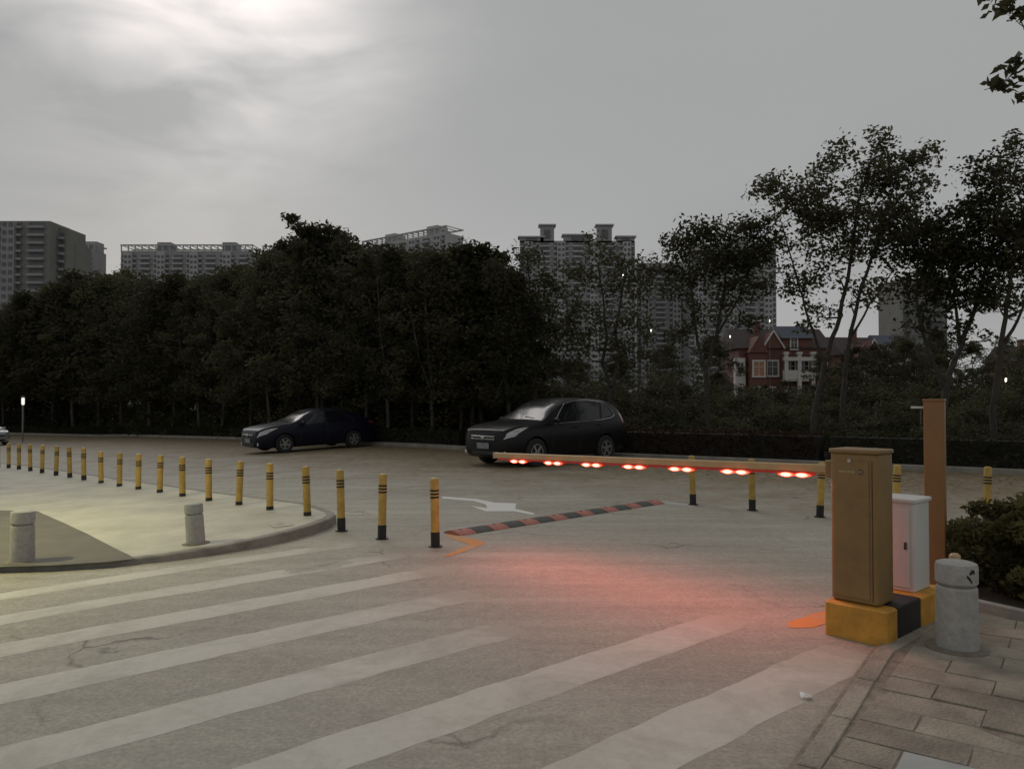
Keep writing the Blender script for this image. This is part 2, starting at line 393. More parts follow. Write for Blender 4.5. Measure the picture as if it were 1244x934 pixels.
# ------------------------------------------------------------------ the raised island on the left
def build_island():
    front = [(-260, 700), (-120, 697), (0, 694), (60, 692.5), (130, 688.5), (200, 682), (260, 674), (310, 665.5), (350, 657), (380, 648.5), (400, 641), (407, 636)]
    back = [(404, 632), (374, 621), (328, 614.5), (290, 609.5), (254, 604.5), (222, 599), (194, 595), (168, 591), (145, 588), (123, 584), (102, 581), (68, 575), (37, 570.5), (10, 567.5), (-60, 560), (-260, 545)]
    fw = [P(*p) for p in front]
    bw = [P(p[0], p[1], 0.0) for p in back]
    hts = [.05, .05, .05, .05, .055, .065, .08, .095, .105, .11, .115, .115]
    bm = bmesh.new(); ring = [(p.x, p.y, h) for p, h in zip(fw, hts)] + [(p.x, p.y, 0.115) for p in bw]
    vs = [bm.verts.new((x, y, h)) for x, y, h in ring]; f = bm.faces.new(vs)
    bmesh.ops.triangulate(bm, faces=[f])
    for k in KNOTS: bmesh.ops.bisect_plane(bm, geom=bm.verts[:] + bm.edges[:] + bm.faces[:], plane_co=(k, 0, 0), plane_no=(1, 0, 0))
    for v in bm.verts: v.co.z += zg(v.co.x)
    bmesh.ops.recalc_face_normals(bm, faces=bm.faces)
    for q in bm.faces:
        if q.normal.z < 0: q.normal_flip()
    me = bpy.data.meshes.new('island_pavement'); bm.to_mesh(me); bm.free(); me.materials.append(ISLAND)
    isl = tag(link_mesh('pavement', me), kind='structure')
    mb = MB(); full = [(p, h) for p, h in zip(fw, hts)] + [(p, .115) for p in bw]; n = len(full)
    cen = Vector((-8, 14, 0))
    dense = []
    for (a, ha), (b, hb) in zip(full[:-1], full[1:]):
        for k in range(4): dense.append((a.lerp(b, k / 4), ha + (hb - ha) * k / 4))
    dense.append(full[-1]); n = len(dense)
    for i, (p, h) in enumerate(dense):
        t = (dense[min(i + 1, n - 1)][0] - dense[max(i - 1, 0)][0]); t.z = 0; t.normalize(); nn = Vector((t.y, -t.x, 0)); z = zg(p.x)
        for o, hh in ((0.02, -0.08), (0.012, h - 0.01), (0.0, h + .003), (-0.10, h + .003), (-0.10, -.08)): mb.v.append((p.x + nn.x * o, p.y + nn.y * o, z + hh))
    for i in range(n - 1):
        for k in range(4): mb.f.append((i * 5 + k, i * 5 + k + 1, i * 5 + k + 6, i * 5 + k + 5))
    mb.build('kerb_edge', ISLANDK, isl)
    # darker sheet laid over the pavement where the crossing lands
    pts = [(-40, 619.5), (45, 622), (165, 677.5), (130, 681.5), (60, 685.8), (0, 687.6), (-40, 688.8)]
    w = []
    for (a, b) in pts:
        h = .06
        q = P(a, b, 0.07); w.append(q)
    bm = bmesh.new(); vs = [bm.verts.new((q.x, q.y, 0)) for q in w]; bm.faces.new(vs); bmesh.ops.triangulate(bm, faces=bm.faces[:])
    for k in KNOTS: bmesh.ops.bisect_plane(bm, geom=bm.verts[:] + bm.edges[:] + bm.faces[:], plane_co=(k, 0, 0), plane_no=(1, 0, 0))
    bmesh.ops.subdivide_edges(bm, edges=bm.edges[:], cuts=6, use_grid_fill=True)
    from mathutils.bvhtree import BVHTree
    me2 = isl.data; tree = BVHTree.FromPolygons([v.co for v in me2.vertices], [p.vertices[:] for p in me2.polygons])
    for v in bm.verts:
        hit = tree.ray_cast(Vector((v.co.x, v.co.y, 5)), Vector((0, 0, -1)))
        v.co.z = (hit[0].z if hit[0] else zg(v.co.x) + .06) + 0.003
    me = bpy.data.meshes.new('dark_patch'); bm.to_mesh(me); bm.free(); me.materials.append(DARKPATCH)
    link_mesh('dark_patch', me, isl)
    return tree
ITREE = build_island()
def island_z(x, y):
    h = ITREE.ray_cast(Vector((x, y, 5)), Vector((0, 0, -1)))
    return h[0].z if h[0] else zg(x)
def P_island(px, py):
    q = P(px, py, .1)
    for _ in range(6):
        z = island_z(q.x, q.y); q = P(px, py, z - zg(q.x))
    return q
def px_stain(pts, seed):
    w = [P_island(*p) for p in pts]; rnd = random.Random(seed); mb = MB(); c = sum(w, Vector()) / len(w)
    ring = []
    for a, b in zip(w, w[1:] + w[:1]):
        for k in range(4):
            q = a.lerp(b, k / 4); q.x += rnd.uniform(-.03, .03); q.y += rnd.uniform(-.03, .03); ring.append(q)
    mb.v = [(q.x, q.y, island_z(q.x, q.y) + .006) for q in ring] + [(c.x, c.y, island_z(c.x, c.y) + .006)]
    n = len(ring); mb.f = [(i, (i + 1) % n, n) for i in range(n)]
    me = mb.mesh('stain', STAINI); a_ = me.attributes.new('fade', 'FLOAT', 'POINT'); a_.data.foreach_set('value', [1.0] * n + [0.0]); tag(link_mesh('stain', me), kind='structure')
px_stain([(328, 637), (338, 632), (350, 633), (357, 638), (345, 640), (332, 641)], 3)

# ------------------------------------------------------------------ paved sidewalk on the right, laid paver by paver
def build_sidewalk():
    rnd = random.Random(11)
    e1 = Vector((0.6, 0.8, 0)); e2 = Vector((0.8, -0.6, 0))
    edge = [Vector((0.2, 1.9, 0)), P(960, 934), P(1060, 792), P(1128, 752)]
    for q in edge: q.z = 0
    poly = edge + [Vector((3.05, 6.2, 0)), Vector((6.5, 3.6, 0)), Vector((4.0, 1.0, 0))]
    base = sheet('sidewalk', [(p.x, p.y) for p in poly], mat('paving_joint_sand', (0.225, 0.196, 0.15), 0.95, var=0.4, scale=8, bump=.5), 0.023)
    PM = mat('worn_grey_paver', (0.285, 0.255, 0.20), 0.85, var=0.34, scale=2.6, bump=0.8, bscale=45, objvar=0.07, world=True)
    PD = mat('dark_worn_paver', (0.24, 0.212, 0.165), 0.85, var=0.34, scale=2.6, bump=0.8, bscale=45, objvar=0.07, world=True)
    PL = mat('pale_blue_grey_paver', (0.34, 0.36, 0.345), 0.85, var=0.1, scale=4, bump=0.3)
    def inside(p, q):
        c = False; n = len(q)
        for i in range(n):
            a, b = q[i], q[(i + 1) % n]
            if (a.y > p.y) != (b.y > p.y) and p.x < (b.x - a.x) * (p.y - a.y) / (b.y - a.y) + a.x: c = not c
        return c
    w, l, t = 0.25, 0.50, 0.05
    meshes = []
    for mm in (PM, PD, PL):
        mb = MB(); mb.box((0, 0, -t / 2), (l - .008, w - .008, t), 0, 0.004); meshes.append(mb.mesh('paver', mm))
    mb = MB(); mb.box((0, 0, -t / 2), (l / 2 - .012, w - .012, t), 0, 0.005); meshes.append(mb.mesh('paver', PM))
    rz = math.atan2(e2.y, e2.x)
    def edge_x(s):   # the sidewalk edge measured in (e1, e2)
        return None
    pe = [(q.dot(e1), q.dot(e2)) for q in edge]
    for r_ in range(4, 27):
        s1 = r_ * w
        for c in range(-4, 14):
            s2 = c * l + (0.5 * l if r_ % 2 else 0) - 0.7
            p = e1 * s1 + e2 * s2
            ok = all(inside(p + e1 * a + e2 * b, poly) for a, b in ((-.10, -.22), (.10, -.22), (-.10, .22), (.10, .22)))
            if not ok:      # a half paver where the bond meets the kerb
                for sg in (-1, 1):
                    ph = p + e2 * (sg * l / 4)
                    if all(inside(ph + e1 * a + e2 * b, poly) for a, b in ((-.10, -.10), (.10, -.10), (-.10, .10), (.10, .10))) and ph.y > 2.2 and ph.x / ph.y < .8:
                        o = link_mesh('paver', meshes[3], base); o.location = (ph.x, ph.y, 0.030 + rnd.uniform(-.003, .003)); o.rotation_euler = (0, 0, rz)
            if not ok or p.y < 2.2 or p.x / p.y > .8: continue
            mi = 0 if rnd.random() < .78 else 1
            if abs((p - P(1165, 938)).length) < 0.17: mi = 2
            o = link_mesh('paver', meshes[mi], base); o.location = (p.x, p.y, 0.030 + rnd.uniform(-.007, .005)); o.rotation_euler = (rnd.uniform(-.014, .014), rnd.uniform(-.010, .010), rz + rnd.uniform(-.015, .015))
    # flush kerb stones along the edge
    KM = mat('flush_kerb_stone', (0.30, 0.27, 0.215), 0.85, var=0.34, scale=2.6, bump=0.8, bscale=45, objvar=0.08, world=True)
    mbk = MB(); mbk.box((0, 0, -.03), (0.49, 0.10, 0.06), 0, 0.008); km = mbk.mesh('kerb_stone', KM)
    path = []
    for a, b in zip(edge[:-1], edge[1:]):
        n = int((b - a).length / 0.5)
        for i in range(n):
            p = a.lerp(b, (i + .5) / n); t_ = (b - a).normalized(); nn = Vector((t_.y, -t_.x, 0))
            q = p + nn * .075; o = link_mesh('kerb_stone', km, base); o.location = (q.x, q.y, 0.0315 + rnd.uniform(-.002, .002)); o.rotation_euler = (0, 0, math.atan2(t_.y, t_.x) + rnd.uniform(-.01, .01)); o.scale = (((b - a).length / n) / 0.5, 1, 1)
    # litter scrap on the asphalt edge
    g = P(978, 848); mb = MB(); mb.v = [(g.x - .03, g.y - .02, .012), (g.x + .03, g.y - .025, .016), (g.x + .035, g.y + .02, .012), (g.x - .02, g.y + .025, .028), (g.x, g.y, .03)]; mb.f = [(0, 1, 4), (1, 2, 4), (2, 3, 4), (3, 0, 4)]
    tag(mb.build('paper_scrap', mat('white_paper', (0.75, 0.75, 0.72), 0.8)), 'crumpled white paper scrap lying on asphalt by the paver edge', 'litter')
build_sidewalk()

# ------------------------------------------------------------------ posts
YEL = mat('yellow_post_paint', (0.45, 0.29, 0.06), 0.55, var=0.22, scale=9, objvar=.12, world=True)
BLK = mat('black_post_paint', (0.014, 0.013, 0.012), 0.55, var=0.3, scale=12)
STEEL = mat('dull_steel', (0.12, 0.11, 0.10), 0.5, metal=0.7)
def make_post():
    r = 0.047
    root = empty('traffic_post')
    MB().lathe([(r, .165), (r, .735), (r * .9, .748), (r * .5, .756)], 20).build('pole', YEL, root, smooth=40)
    MB().lathe([(r + .003, 0.0), (r + .003, .165)], 20).build('base_sleeve', BLK, root, smooth=40)
    for z in (.535, .572, .609): MB().lathe([(r + .002, z), (r + .002, z + .020)], 20).build('band', BLK, root, smooth=40)
    MB().lathe([(.075, -.005), (.075, .012), (.05, .014)], 20).build('flange', BLK, root, smooth=40)
    return root
def make_posts():
    proto = make_post(); first = True; rnd = random.Random(3)
    row_i = [(374, 626), (328, 619), (290, 613), (254, 608), (222, 602.5), (194, 598), (168, 594), (145, 590.5), (123, 586.5), (102, 583), (85, 580), (68, 577.5), (51, 574.5), (37, 572), (23, 570), (10.5, 568.5), (-2, 567)]
    row_s = [(529, 664), (464, 654.5), (415, 645)]
    row_b = [(842, 613), (914, 620), (996, 628), (1089, 634), (1199, 638)]
    for row, lab, grp in ((row_s, 'yellow and black post standing on asphalt between the island kerb and the striped hump', 'posts at the near end of the hump'),
                          (row_i, 'yellow and black post in the row on the raised pale pavement', 'posts along the raised pavement'),
                          (row_b, 'yellow and black post in the row on asphalt beyond the barrier boom', 'posts beyond the barrier boom')):
        for i, (px, py) in enumerate(row):
            o = proto if first else copy_tree(proto); first = False
            if row is row_i:
                q = P_island(px, py); sink = 0.115 if i < 9 else 0.06
                top = 0.63 if i < 9 else 0.66
                o.location = (q.x, q.y, island_z(q.x, q.y) - sink)
            else:
                q = P(px, py); o.location = (q.x, q.y, zg(q.x))
            o.rotation_euler = (R(rnd.uniform(-2.2, 2.2)), R(rnd.uniform(-2.2, 2.2)), rnd.uniform(0, 6))
            tag(o, lab, 'post', grp)
make_posts()

GRAN = mat('grey_granite', (0.35, 0.345, 0.32), 0.75, var=0.16, scale=22, bump=0.25, bscale=80)
def stone_bollard(q, h, r, label, tilt=(0, 0), marks=False):
    root = empty('stone_bollard', q, 0.4, label, 'bollard'); root.rotation_euler = (R(tilt[0]), R(tilt[1]), 0.0)
    MB().lathe([(r * 1.0, -.03), (r * 1.02, 0), (r, h * .3), (r * .97, h * .70), (r * .90, h * .725)], 28).build('shaft', GRAN, root, smooth=30)
    MB().lathe([(r * .86, h * .72), (r * .86, h * .75)], 28).build('groove', mat('granite_groove', (0.20, 0.195, 0.18), .85), root, smooth=30)
    MB().lathe([(r * .90, h * .745), (r * 1.0, h * .77), (r * 1.0, h * .95), (r * .95, h * .985), (r * .8, h)], 28).build('cap', GRAN, root, smooth=30)
    MB().lathe([(r * 1.55, -.02), (r * 1.5, .006), (r * 1.0, .012)], 24).build('footing', mat('mortar_ring', (0.19, 0.165, 0.13), .9, var=.3, scale=9), root, smooth=30)
    if marks:
        bl = mat('black_scribble', (0.012, 0.012, 0.012), .7)
        mb = MB()
        for (a0, z0, a1, z1) in ((-84, .90, -70, .935), (-80, .93, -66, .915), (-92, .875, -80, .825), (-86, .85, -76, .80)):
            a0, a1 = R(a0), R(a1); rr = r * 1.012; w = .010
            p = [Vector((rr * math.cos(a0 + (a1 - a0) * k / 4), rr * math.sin(a0 + (a1 - a0) * k / 4), (z0 + (z1 - z0) * k / 4) * h)) for k in range(5)]
            for a, b in zip(p[:-1], p[1:]): mb.quad(a - Vector((0, 0, w)), b - Vector((0, 0, w)), b + Vector((0, 0, w)), a + Vector((0, 0, w)))
        mb.build('paint_mark', bl, root)
    return root
q = P_island(27, 682); stone_bollard(q, 0.50, 0.108, 'grey granite bollard standing on the dark patch of the pavement')
q = P_island(238, 660); stone_bollard(q, 0.43, 0.095, 'grey granite bollard leaning slightly on the pale pavement near the kerb', (0, -4))
q = P(1163, 792); q.z = .03; stone_bollard(q, 0.545, 0.123, 'grey granite bollard with black scribbles on the paved sidewalk', (0, 0), True)
# short pipe stub peeping over the granite bollard
b0 = at(1160, 672, 5.75); mb = MB(); r_ = .034
t = empty('pipe_stub', (b0.x, b0.y, .03), 0, 'short yellow capped pipe peeping out behind the scribbled granite bollard', 'pipe')
MB().lathe([(r_, -.01), (r_, b0.z - .10)], 14).build('pipe', YEL, t, smooth=40)
MB().lathe([(r_ + .004, b0.z - .10), (r_ + .004, b0.z - .045), (r_ * .7, b0.z - .03)], 14).build('cap', mat('worn_cream_cap', (.5, .36, .2), .6), t, smooth=40)

# ------------------------------------------------------------------ striped rubber hump
def build_hump():
    a = P(548, 649); b = P(797, 610.5); d = b - a; n = 15; L_ = d.length / n; rz = math.atan2(d.y, d.x)
    root = empty('speed_hump', a, rz, 'low rubber hump of alternating black and red segments across the asphalt', 'speed hump')
    red = mat('red_rubber', (0.34, 0.13, 0.095), 0.7, var=0.3, scale=9); blk = mat('black_rubber', (0.055, 0.062, 0.055), 0.75, var=0.3, scale=9)
    mb = MB(); prof = [(-.17, 0), (-.12, .022), (-.05, .042), (.05, .042), (.12, .022), (.17, 0)]
    x0, x1 = .006, L_ - .006; k = len(prof)
    mb.v = [(x0, y, z) for y, z in prof] + [(x1, y, z) for y, z in prof]
    mb.f = [(i, i + 1, k + i + 1, k + i) for i in range(k - 1)] + [tuple(range(k)), tuple(range(2 * k - 1, k - 1, -1)), (0, k, 2 * k - 1, k - 1)]
    mr, mk = mb.mesh('segment', red), mb.mesh('segment', blk)
    bolt = MB().lathe([(.022, .040), (.022, .048), (.012, .050)], 8).mesh('bolt', STEEL)
    for i in range(n):
        s = link_mesh('segment', mr if i % 2 == 0 else mk, root, (i * L_, 0, .002)); s.rotation_euler = (0, 0, R(((i * 37) % 7 - 3) * .25))
        link_mesh('bolt', bolt, s, (L_ / 2, 0, 0))
build_hump()

# ------------------------------------------------------------------ barrier gate
def build_gate():
    YB = mat('yellow_plinth_paint', (0.52, 0.265, 0.035), 0.65, var=0.26, scale=6, bump=0.2); BB = mat('black_plinth_paint', (0.012, 0.012, 0.013), 0.6)
    A = Vector((2.145, 5.35, 0)); rx = -V                      # along the front, to the right
    rz = math.atan2(rx.y, rx.x)                               # local x = right along the front, local y = U (back)
    root = empty('barrier_plinth', A, rz, 'long low concrete plinth painted yellow and black under the barrier cabinet', 'plinth')
    W, Hp = 0.425, 0.235
    for (y0, y1, m_) in ((0, .17, YB), (.172, .56, BB), (.562, 1.04, YB)):
        mb = MB(); mb.box((W / 2, (y0 + y1) / 2, Hp / 2 - .005), (W - (.006 if m_ is BB else 0), y1 - y0, Hp + .01), 0, .022 if m_ is YB else .012); mb.build('painted_block', m_, root, smooth=40)
    # cabinet
    BR = mat('ochre_brown_cabinet_paint', (0.235, 0.145, 0.052), 0.45, var=0.16, scale=4, bump=.05)
    BRD = mat('brown_cabinet_seam', (0.05, 0.03, 0.012), 0.6)
    cw, cd, ch = 0.325, 0.255, 1.035
    g = empty('barrier_gate', A + rx * (W / 2 - .03) + U * .185 + Vector((0, 0, Hp)), rz, 'brown barrier gate cabinet with its lit horizontal boom across the lane', 'barrier gate')
    MB().box((0, 0, ch / 2 - .01), (cw, cd, ch - .02), 0, .028).build('cabinet', BR, g, smooth=40)
    lid = MB().box((0, 0, ch - .012), (cw + .012, cd + .012, .030), 0, .012).build('lid', BR, g, smooth=40)
    dr = MB().box((-.012, -cd / 2 - .003, ch / 2 - .02), (cw - .085, .010, ch - .12), 0, .004).build('door', BR, g, smooth=40)
    MB().lathe([(.012, -cd / 2 - .016), (.012, -cd / 2 + .0), (.008, -cd / 2)], 12, 'y', (-.02, 0, ch - .075)).build('lock', mat('pale_lock', (.5, .45, .36), .4), g)
    lg = mat('pale_logo_print', (0.42, 0.33, 0.20), .6); mb = MB()
    for k in range(7): mb.box((-.085 + k * .015, -cd / 2 - .0095, ch - .150), (.010, .002, .010 if k % 2 else .013))
    mb.build('logo_print', lg, dr)
    mb = MB(); mb.lathe([(.019, -cd / 2 - .0105), (.019, -cd / 2 - .009)], 14, 'y', (.055, 0, ch - .146)); mb.build('emblem', mat('dark_emblem', (.06, .035, .015), .5), dr)
    mb = MB()
    for k in (-1, 0, 1): mb.box((.055 + k * .010, -cd / 2 - .0115, ch - .146), (.004, .002, .02))
    mb.build('emblem_mark', lg, dr)
    MB().box((cw / 2 - .035, -cd / 2 + .001, ch / 2 - .02), (.006, .006, ch - .1)).build('seam', BRD, g)
    # boom along -x (local), pivot on the back half
    CRM = mat('cream_boom_paint', (0.50, 0.34, 0.165), 0.45, var=0.12, scale=5)
    z0 = 1.125 - Hp; tilt = 0.026; L0 = cw / 2 - .02; by = 0.0; kk = (602 - CX) / F; L1 = (kk * g.location.y - g.location.x) / (V.x - kk * V.y)
    boom = empty('boom', (0, by, z0)); boom.parent = g; boom.rotation_euler = (0, tilt * -1, 0)
    M = lambda x: -x
    bb = MB(); bb.box((-(L0 + L1) / 2, 0, 0), (L1 - L0, .042, .058), 0, .010); bm_ = bb.build('boom_bar', CRM, g, smooth=40); bm_.location = (0, by, z0); bm_.rotation_euler = (0, -tilt, 0)
    bpy.data.objects.remove(boom)
    MB().box((-(cw / 2 + .03), 0, 0), (.10, .075, .125), 0, .012).build('boom_clamp', BR, bm_, smooth=40)
    MB().box((-(L1 + .008), 0, 0), (.02, .048, .064), 0, .006).build('end_cap', mat('cream_cap', (.5, .38, .24), .5), bm_, smooth=40)
    ch_m = mat('red_led_glow', (0.30, 0.02, 0.015), 0.4, emit=(1, .03, .01, .10))  # faint red emission paints the LED light on the boom's underside
    MB().box((-(L0 + L1) / 2 - .08, -.004, -.036), (L1 - L0 - .30, .040, .018), 0, .004).build('glow_strip', ch_m, bm_, smooth=40)
    # LED lens: hot core fading to red towards its rim
    lm = bpy.data.materials.new('lit_red_led'); lm.use_nodes = True; nt = lm.node_tree; N = nt.nodes; L = nt.links; b = N['Principled BSDF']; b.inputs['Base Color'].default_value = (.4, .03, .02, 1)
    tc = N.new('ShaderNodeTexCoord'); mp = N.new('ShaderNodeMapping'); mp.inputs['Scale'].default_value = (1 / .070, 1 / .05, 1 / .022); L.new(tc.outputs['Object'], mp.inputs[0])
    ln = N.new('ShaderNodeVectorMath'); ln.operation = 'LENGTH'; L.new(mp.outputs[0], ln.inputs[0])
    rp = N.new('ShaderNodeValToRGB'); e = rp.color_ramp.elements; e[0].position = 0.0; e[0].color = (1, .8, .6, 1); e[1].position = 1.0; e[1].color = (.42, .015, .008, 1); k = e.new(.42); k.color = (1, .42, .26, 1); k = e.new(.72); k.color = (.95, .06, .03, 1)
    L.new(ln.outputs['Value'], rp.inputs[0]); L.new(rp.outputs[0], b.inputs['Emission Color']); b.inputs['Emission Strength'].default_value = 4.5
    lens = MB()
    lens.lathe([(.003, -.070), (.007, -.055), (.013, -.032), (.018, -.012), (.018, .012), (.013, .032), (.007, .055), (.003, .070)], 14, 'x'); lme = lens.mesh('led', lm, smooth=True)
    o0 = g.location + U * by
    for px in (632, 674, 720.5, 772, 829, 894, 966):
        k = (px - CX) / F
        s = (o0.x - k * o0.y) / (-rx.x * -1 * 1.0 + 0) if False else None
        # point on boom: o0 + V*s ; x = k*y
        s = (k * o0.y - o0.x) / (V.x - k * V.y)
        hs = MB().box((0, .0, 0), (.30, .040, .022), 0, .006).build('light_module', mat('red_led_glow_housing', (0.25, 0.02, 0.015), 0.35, emit=(1, .04, .015, .22)), bm_, smooth=40)  # housing emits faintly to paint the red glow around the LEDs
        hs.location = (-s, -.006, -.042)
        for dx in (-.062, .062):
            c = link_mesh('led', lme, hs, (dx, -.020, -.010))
        ld = bpy.data.lights.new('led_light', 'AREA'); ld.shape = 'RECTANGLE'; ld.size = .2; ld.size_y = .035; ld.energy = 2.9; ld.color = (1.0, .19, .155)
        lo = bpy.data.objects.new('led_light', ld); COL.objects.link(lo); lo.parent = hs; lo.location = (0, -.012, -.036); lo.rotation_euler = (R(-10), 0, 0)
    # white metering box on the same plinth
    WB = mat('white_box_paint', (0.60, 0.60, 0.575), 0.45, var=0.05, scale=3)
    wb = empty('junction_box', A + rx * (W / 2 + .005) + U * .80 + Vector((0, 0, Hp)), rz, 'white metal junction box on the plinth behind the brown cabinet', 'box')
    hh = .655
    MB().box((0, 0, hh / 2 - .01), (.25, .285, hh - .02), 0, .010).build('body', WB, wb, smooth=40)
    MB().box((0, 0, hh - .008), (.28, .315, .030), 0, .010).build('lid', WB, wb, smooth=40)
    MB().box((0, -.1455, hh / 2 - .02), (.195, .012, hh - .1), 0, .004).build('door', WB, wb, smooth=40)
    MB().box((.07, -.1535, hh / 2), (.018, .008, .05)).build('latch', STEEL, wb)
    # tall brown post behind
    pc = at(1136, 560, 6.55); pp = Vector((pc.x, pc.y, 0))
    po = empty('brown_post', pp, rz + .25, 'tall square brown metal post behind the white junction box', 'post')
    PB = mat('brown_post_paint', (0.25, 0.125, 0.045), 0.42, var=0.07, scale=3)
    MB().box((0, 0, .80), (.155, .155, 1.60), 0, .012).build('shaft', PB, po, smooth=40)
    MB().box((0, 0, 1.607), (.165, .165, .02), 0, .006).build('cap', PB, po, smooth=40)
    MB().box((0, 0, .012), (.24, .24, .03), 0, .006).build('foot_plate', PB, po, smooth=40)
    br = MB().box((-.125, -.02, 1.545), (.10, .05, .018), 0, .004).build('bracket', mat('pale_bracket', (.55, .55, .5), .4), po, smooth=40)
    MB().tube([(-.10, -.02, 1.535), (-.10, -.02, 1.40)], .006, 8).build('bracket_stay', STEEL, po)
build_gate()

# ------------------------------------------------------------------ cars
def pchip(keys):
    keys = sorted(keys); xs = np.array([k[0] for k in keys]); ys = np.array([k[1] for k in keys]); h = np.diff(xs); d = np.diff(ys) / h
    m = np.zeros(len(xs)); m[0], m[-1] = d[0], d[-1]
    for i in range(1, len(xs) - 1):
        if d[i - 1] * d[i] > 0: w1, w2 = 2 * h[i] + h[i - 1], h[i] + 2 * h[i - 1]; m[i] = (w1 + w2) / (w1 / d[i - 1] + w2 / d[i])
    def f(x):
        x = min(max(x, xs[0]), xs[-1]); i = min(max(int(np.searchsorted(xs, x)) - 1, 0), len(h) - 1); t = (x - xs[i]) / h[i]
        return float((2 * t**3 - 3 * t**2 + 1) * ys[i] + (t**3 - 2 * t**2 + t) * h[i] * m[i] + (-2 * t**3 + 3 * t**2) * ys[i + 1] + (t**3 - t**2) * h[i] * m[i + 1])
    return f
TYRE = mat('tyre_rubber', (0.018, 0.018, 0.018), 0.85); RIM = mat('alloy_rim', (0.42, 0.42, 0.42), 0.35, metal=0.8, var=.1)
CHROME = mat('chrome_trim', (0.55, 0.55, 0.55), 0.22, metal=1.0, var=.05); DARKP = mat('black_trim_plastic', (0.02, 0.02, 0.021), 0.6)
LAMPG = mat('clear_lamp_glass', (0.42, 0.43, 0.42), 0.12, var=.3, scale=14, coat=1.0); TAILG = mat('red_lamp_glass', (0.22, 0.03, 0.025), 0.2, coat=.6)
GLASSW = mat('reflective_windscreen', (0.03, 0.034, 0.033), 0.16, var=.1, spec=0.7, coat=0.35); GLASSW.node_tree.nodes['Principled BSDF'].inputs['IOR'].default_value = 1.5
GLASSS = mat('tinted_side_glass', (0.010, 0.011, 0.013), 0.08, var=.1, spec=0.5)
PLATE = mat('number_plate_blue_grey', (0.20, 0.22, 0.24), 0.5)
def car(name, label, paint, spec, group=None):
    L_ = spec['L']; fx = L_ / 2; top, belt, wid, bot = (pchip(spec[k]) for k in ('top', 'belt', 'wid', 'bot')); roofw = spec['roofw']
    def section(x):
        zt, zb_, w, z0 = top(x), belt(x), wid(x), bot(x); zb_ = min(zb_, zt - .025); g = min(1, max(0, (zt - zb_ - .06) / .38)); g = g * g * (3 - 2 * g)
        wr = w * (0.90 * (1 - g) + roofw * g); zs = z0 + (zb_ - z0)
        rail = zt - (.02 + .045 * g)
        rail = max(rail, zb_ + .012)
        return [(0, z0), (.78 * w, z0), (.93 * w, z0 + .05), (.985 * w, z0 + .14), (w, z0 + .38 * zs - .38 * z0 + .05), (1.0 * w, z0 + .62 * (zb_ - z0)), (.985 * w, z0 + .86 * (zb_ - z0)), (.955 * w, zb_), (.955 * w * .6 + wr * .4, zb_ + .42 * (rail - zb_)), (wr, rail), (.82 * wr, zt - .012), (.42 * wr, zt - .002), (0, zt)]
    def Sf(x, t, side=1):
        s = section(x); t = min(max(t, 0), len(s) - 1.001); i = int(t); f = t - i
        return Vector((x, side * (s[i][0] * (1 - f) + s[i + 1][0] * f), s[i][1] * (1 - f) + s[i + 1][1] * f))
    def patch(mb, c4, side=1, off=.006, nu=8, nv=4):      # c4: (x,t) corners
        base = len(mb.v); e = 1e-3
        for j in range(nv + 1):
            for i in range(nu + 1):
                u, v = i / nu, j / nv
                x = (1 - v) * ((1 - u) * c4[0][0] + u * c4[1][0]) + v * ((1 - u) * c4[3][0] + u * c4[2][0]); t = (1 - v) * ((1 - u) * c4[0][1] + u * c4[1][1]) + v * ((1 - u) * c4[3][1] + u * c4[2][1])
                p = Sf(x, t, side); dx = Sf(x + .02, t, side) - Sf(x - .02, t, side); dt = Sf(x, t + .08, side) - Sf(x, t - .08, side); n = dx.cross(dt)
                if n.length < 1e-9: n = Vector((0, 0, 1))
                n.normalize()
                if n.y * side < -1e-4 or (abs(n.y) < .02 and n.z < 0): n = -n
                mb.v.append(tuple(p + n * off))
        for j in range(nv):
            for i in range(nu): k = base + j * (nu + 1) + i; mb.f.append((k, k + 1, k + nu + 2, k + nu + 1))
        return mb
    root = empty(name, (0, 0, 0), 0, label, 'car', group)
    n = 64; xs = [fx * math.copysign(1 - (1 - abs(q)) ** 1.35, q) for q in np.linspace(-1, 1, n)]
    mb = MB(); k = len(section(0)); ring = 2 * k - 2
    for x in xs:
        s = section(x)
        for (y, z) in s: mb.v.append((x, y, z))
        for (y, z) in s[-2:0:-1]: mb.v.append((x, -y, z))
    for i in range(n - 1):
        for j in range(ring): mb.f.append((i * ring + j, i * ring + (j + 1) % ring, (i + 1) * ring + (j + 1) % ring, (i + 1) * ring + j))
    mb.f.append(tuple(range(ring - 1, -1, -1))); mb.f.append(tuple((n - 1) * ring + j for j in range(ring)))
    body = mb.build('body', paint, root, smooth=35)
    # wheel arches cut out of the body
    wr_ = spec['wr']; tr = spec['track']; cut = MB()
    for ax in spec['axles']:
        for s in (-1, 1): cut.lathe([(wr_ * 1.17, s * (tr - .30)), (wr_ * 1.17, s * (tr + .4))], 28, 'y', (ax, 0, wr_))
    co = cut.build('cutter', DARKP); md = body.modifiers.new('b', 'BOOLEAN'); md.operation = 'DIFFERENCE'; md.object = co; md.solver = 'EXACT'
    dg = bpy.context.evaluated_depsgraph_get(); me = bpy.data.meshes.new_from_object(body.evaluated_get(dg)); body.modifiers.clear(); body.data = me; bpy.data.objects.remove(co)
    me.materials.clear(); me.materials.append(paint)
    me.polygons.foreach_set('material_index', [0] * len(me.polygons))
    me.polygons.foreach_set('use_smooth', [True] * len(me.polygons))
    try: me.set_sharp_from_angle(angle=R(35))
    except Exception: pass
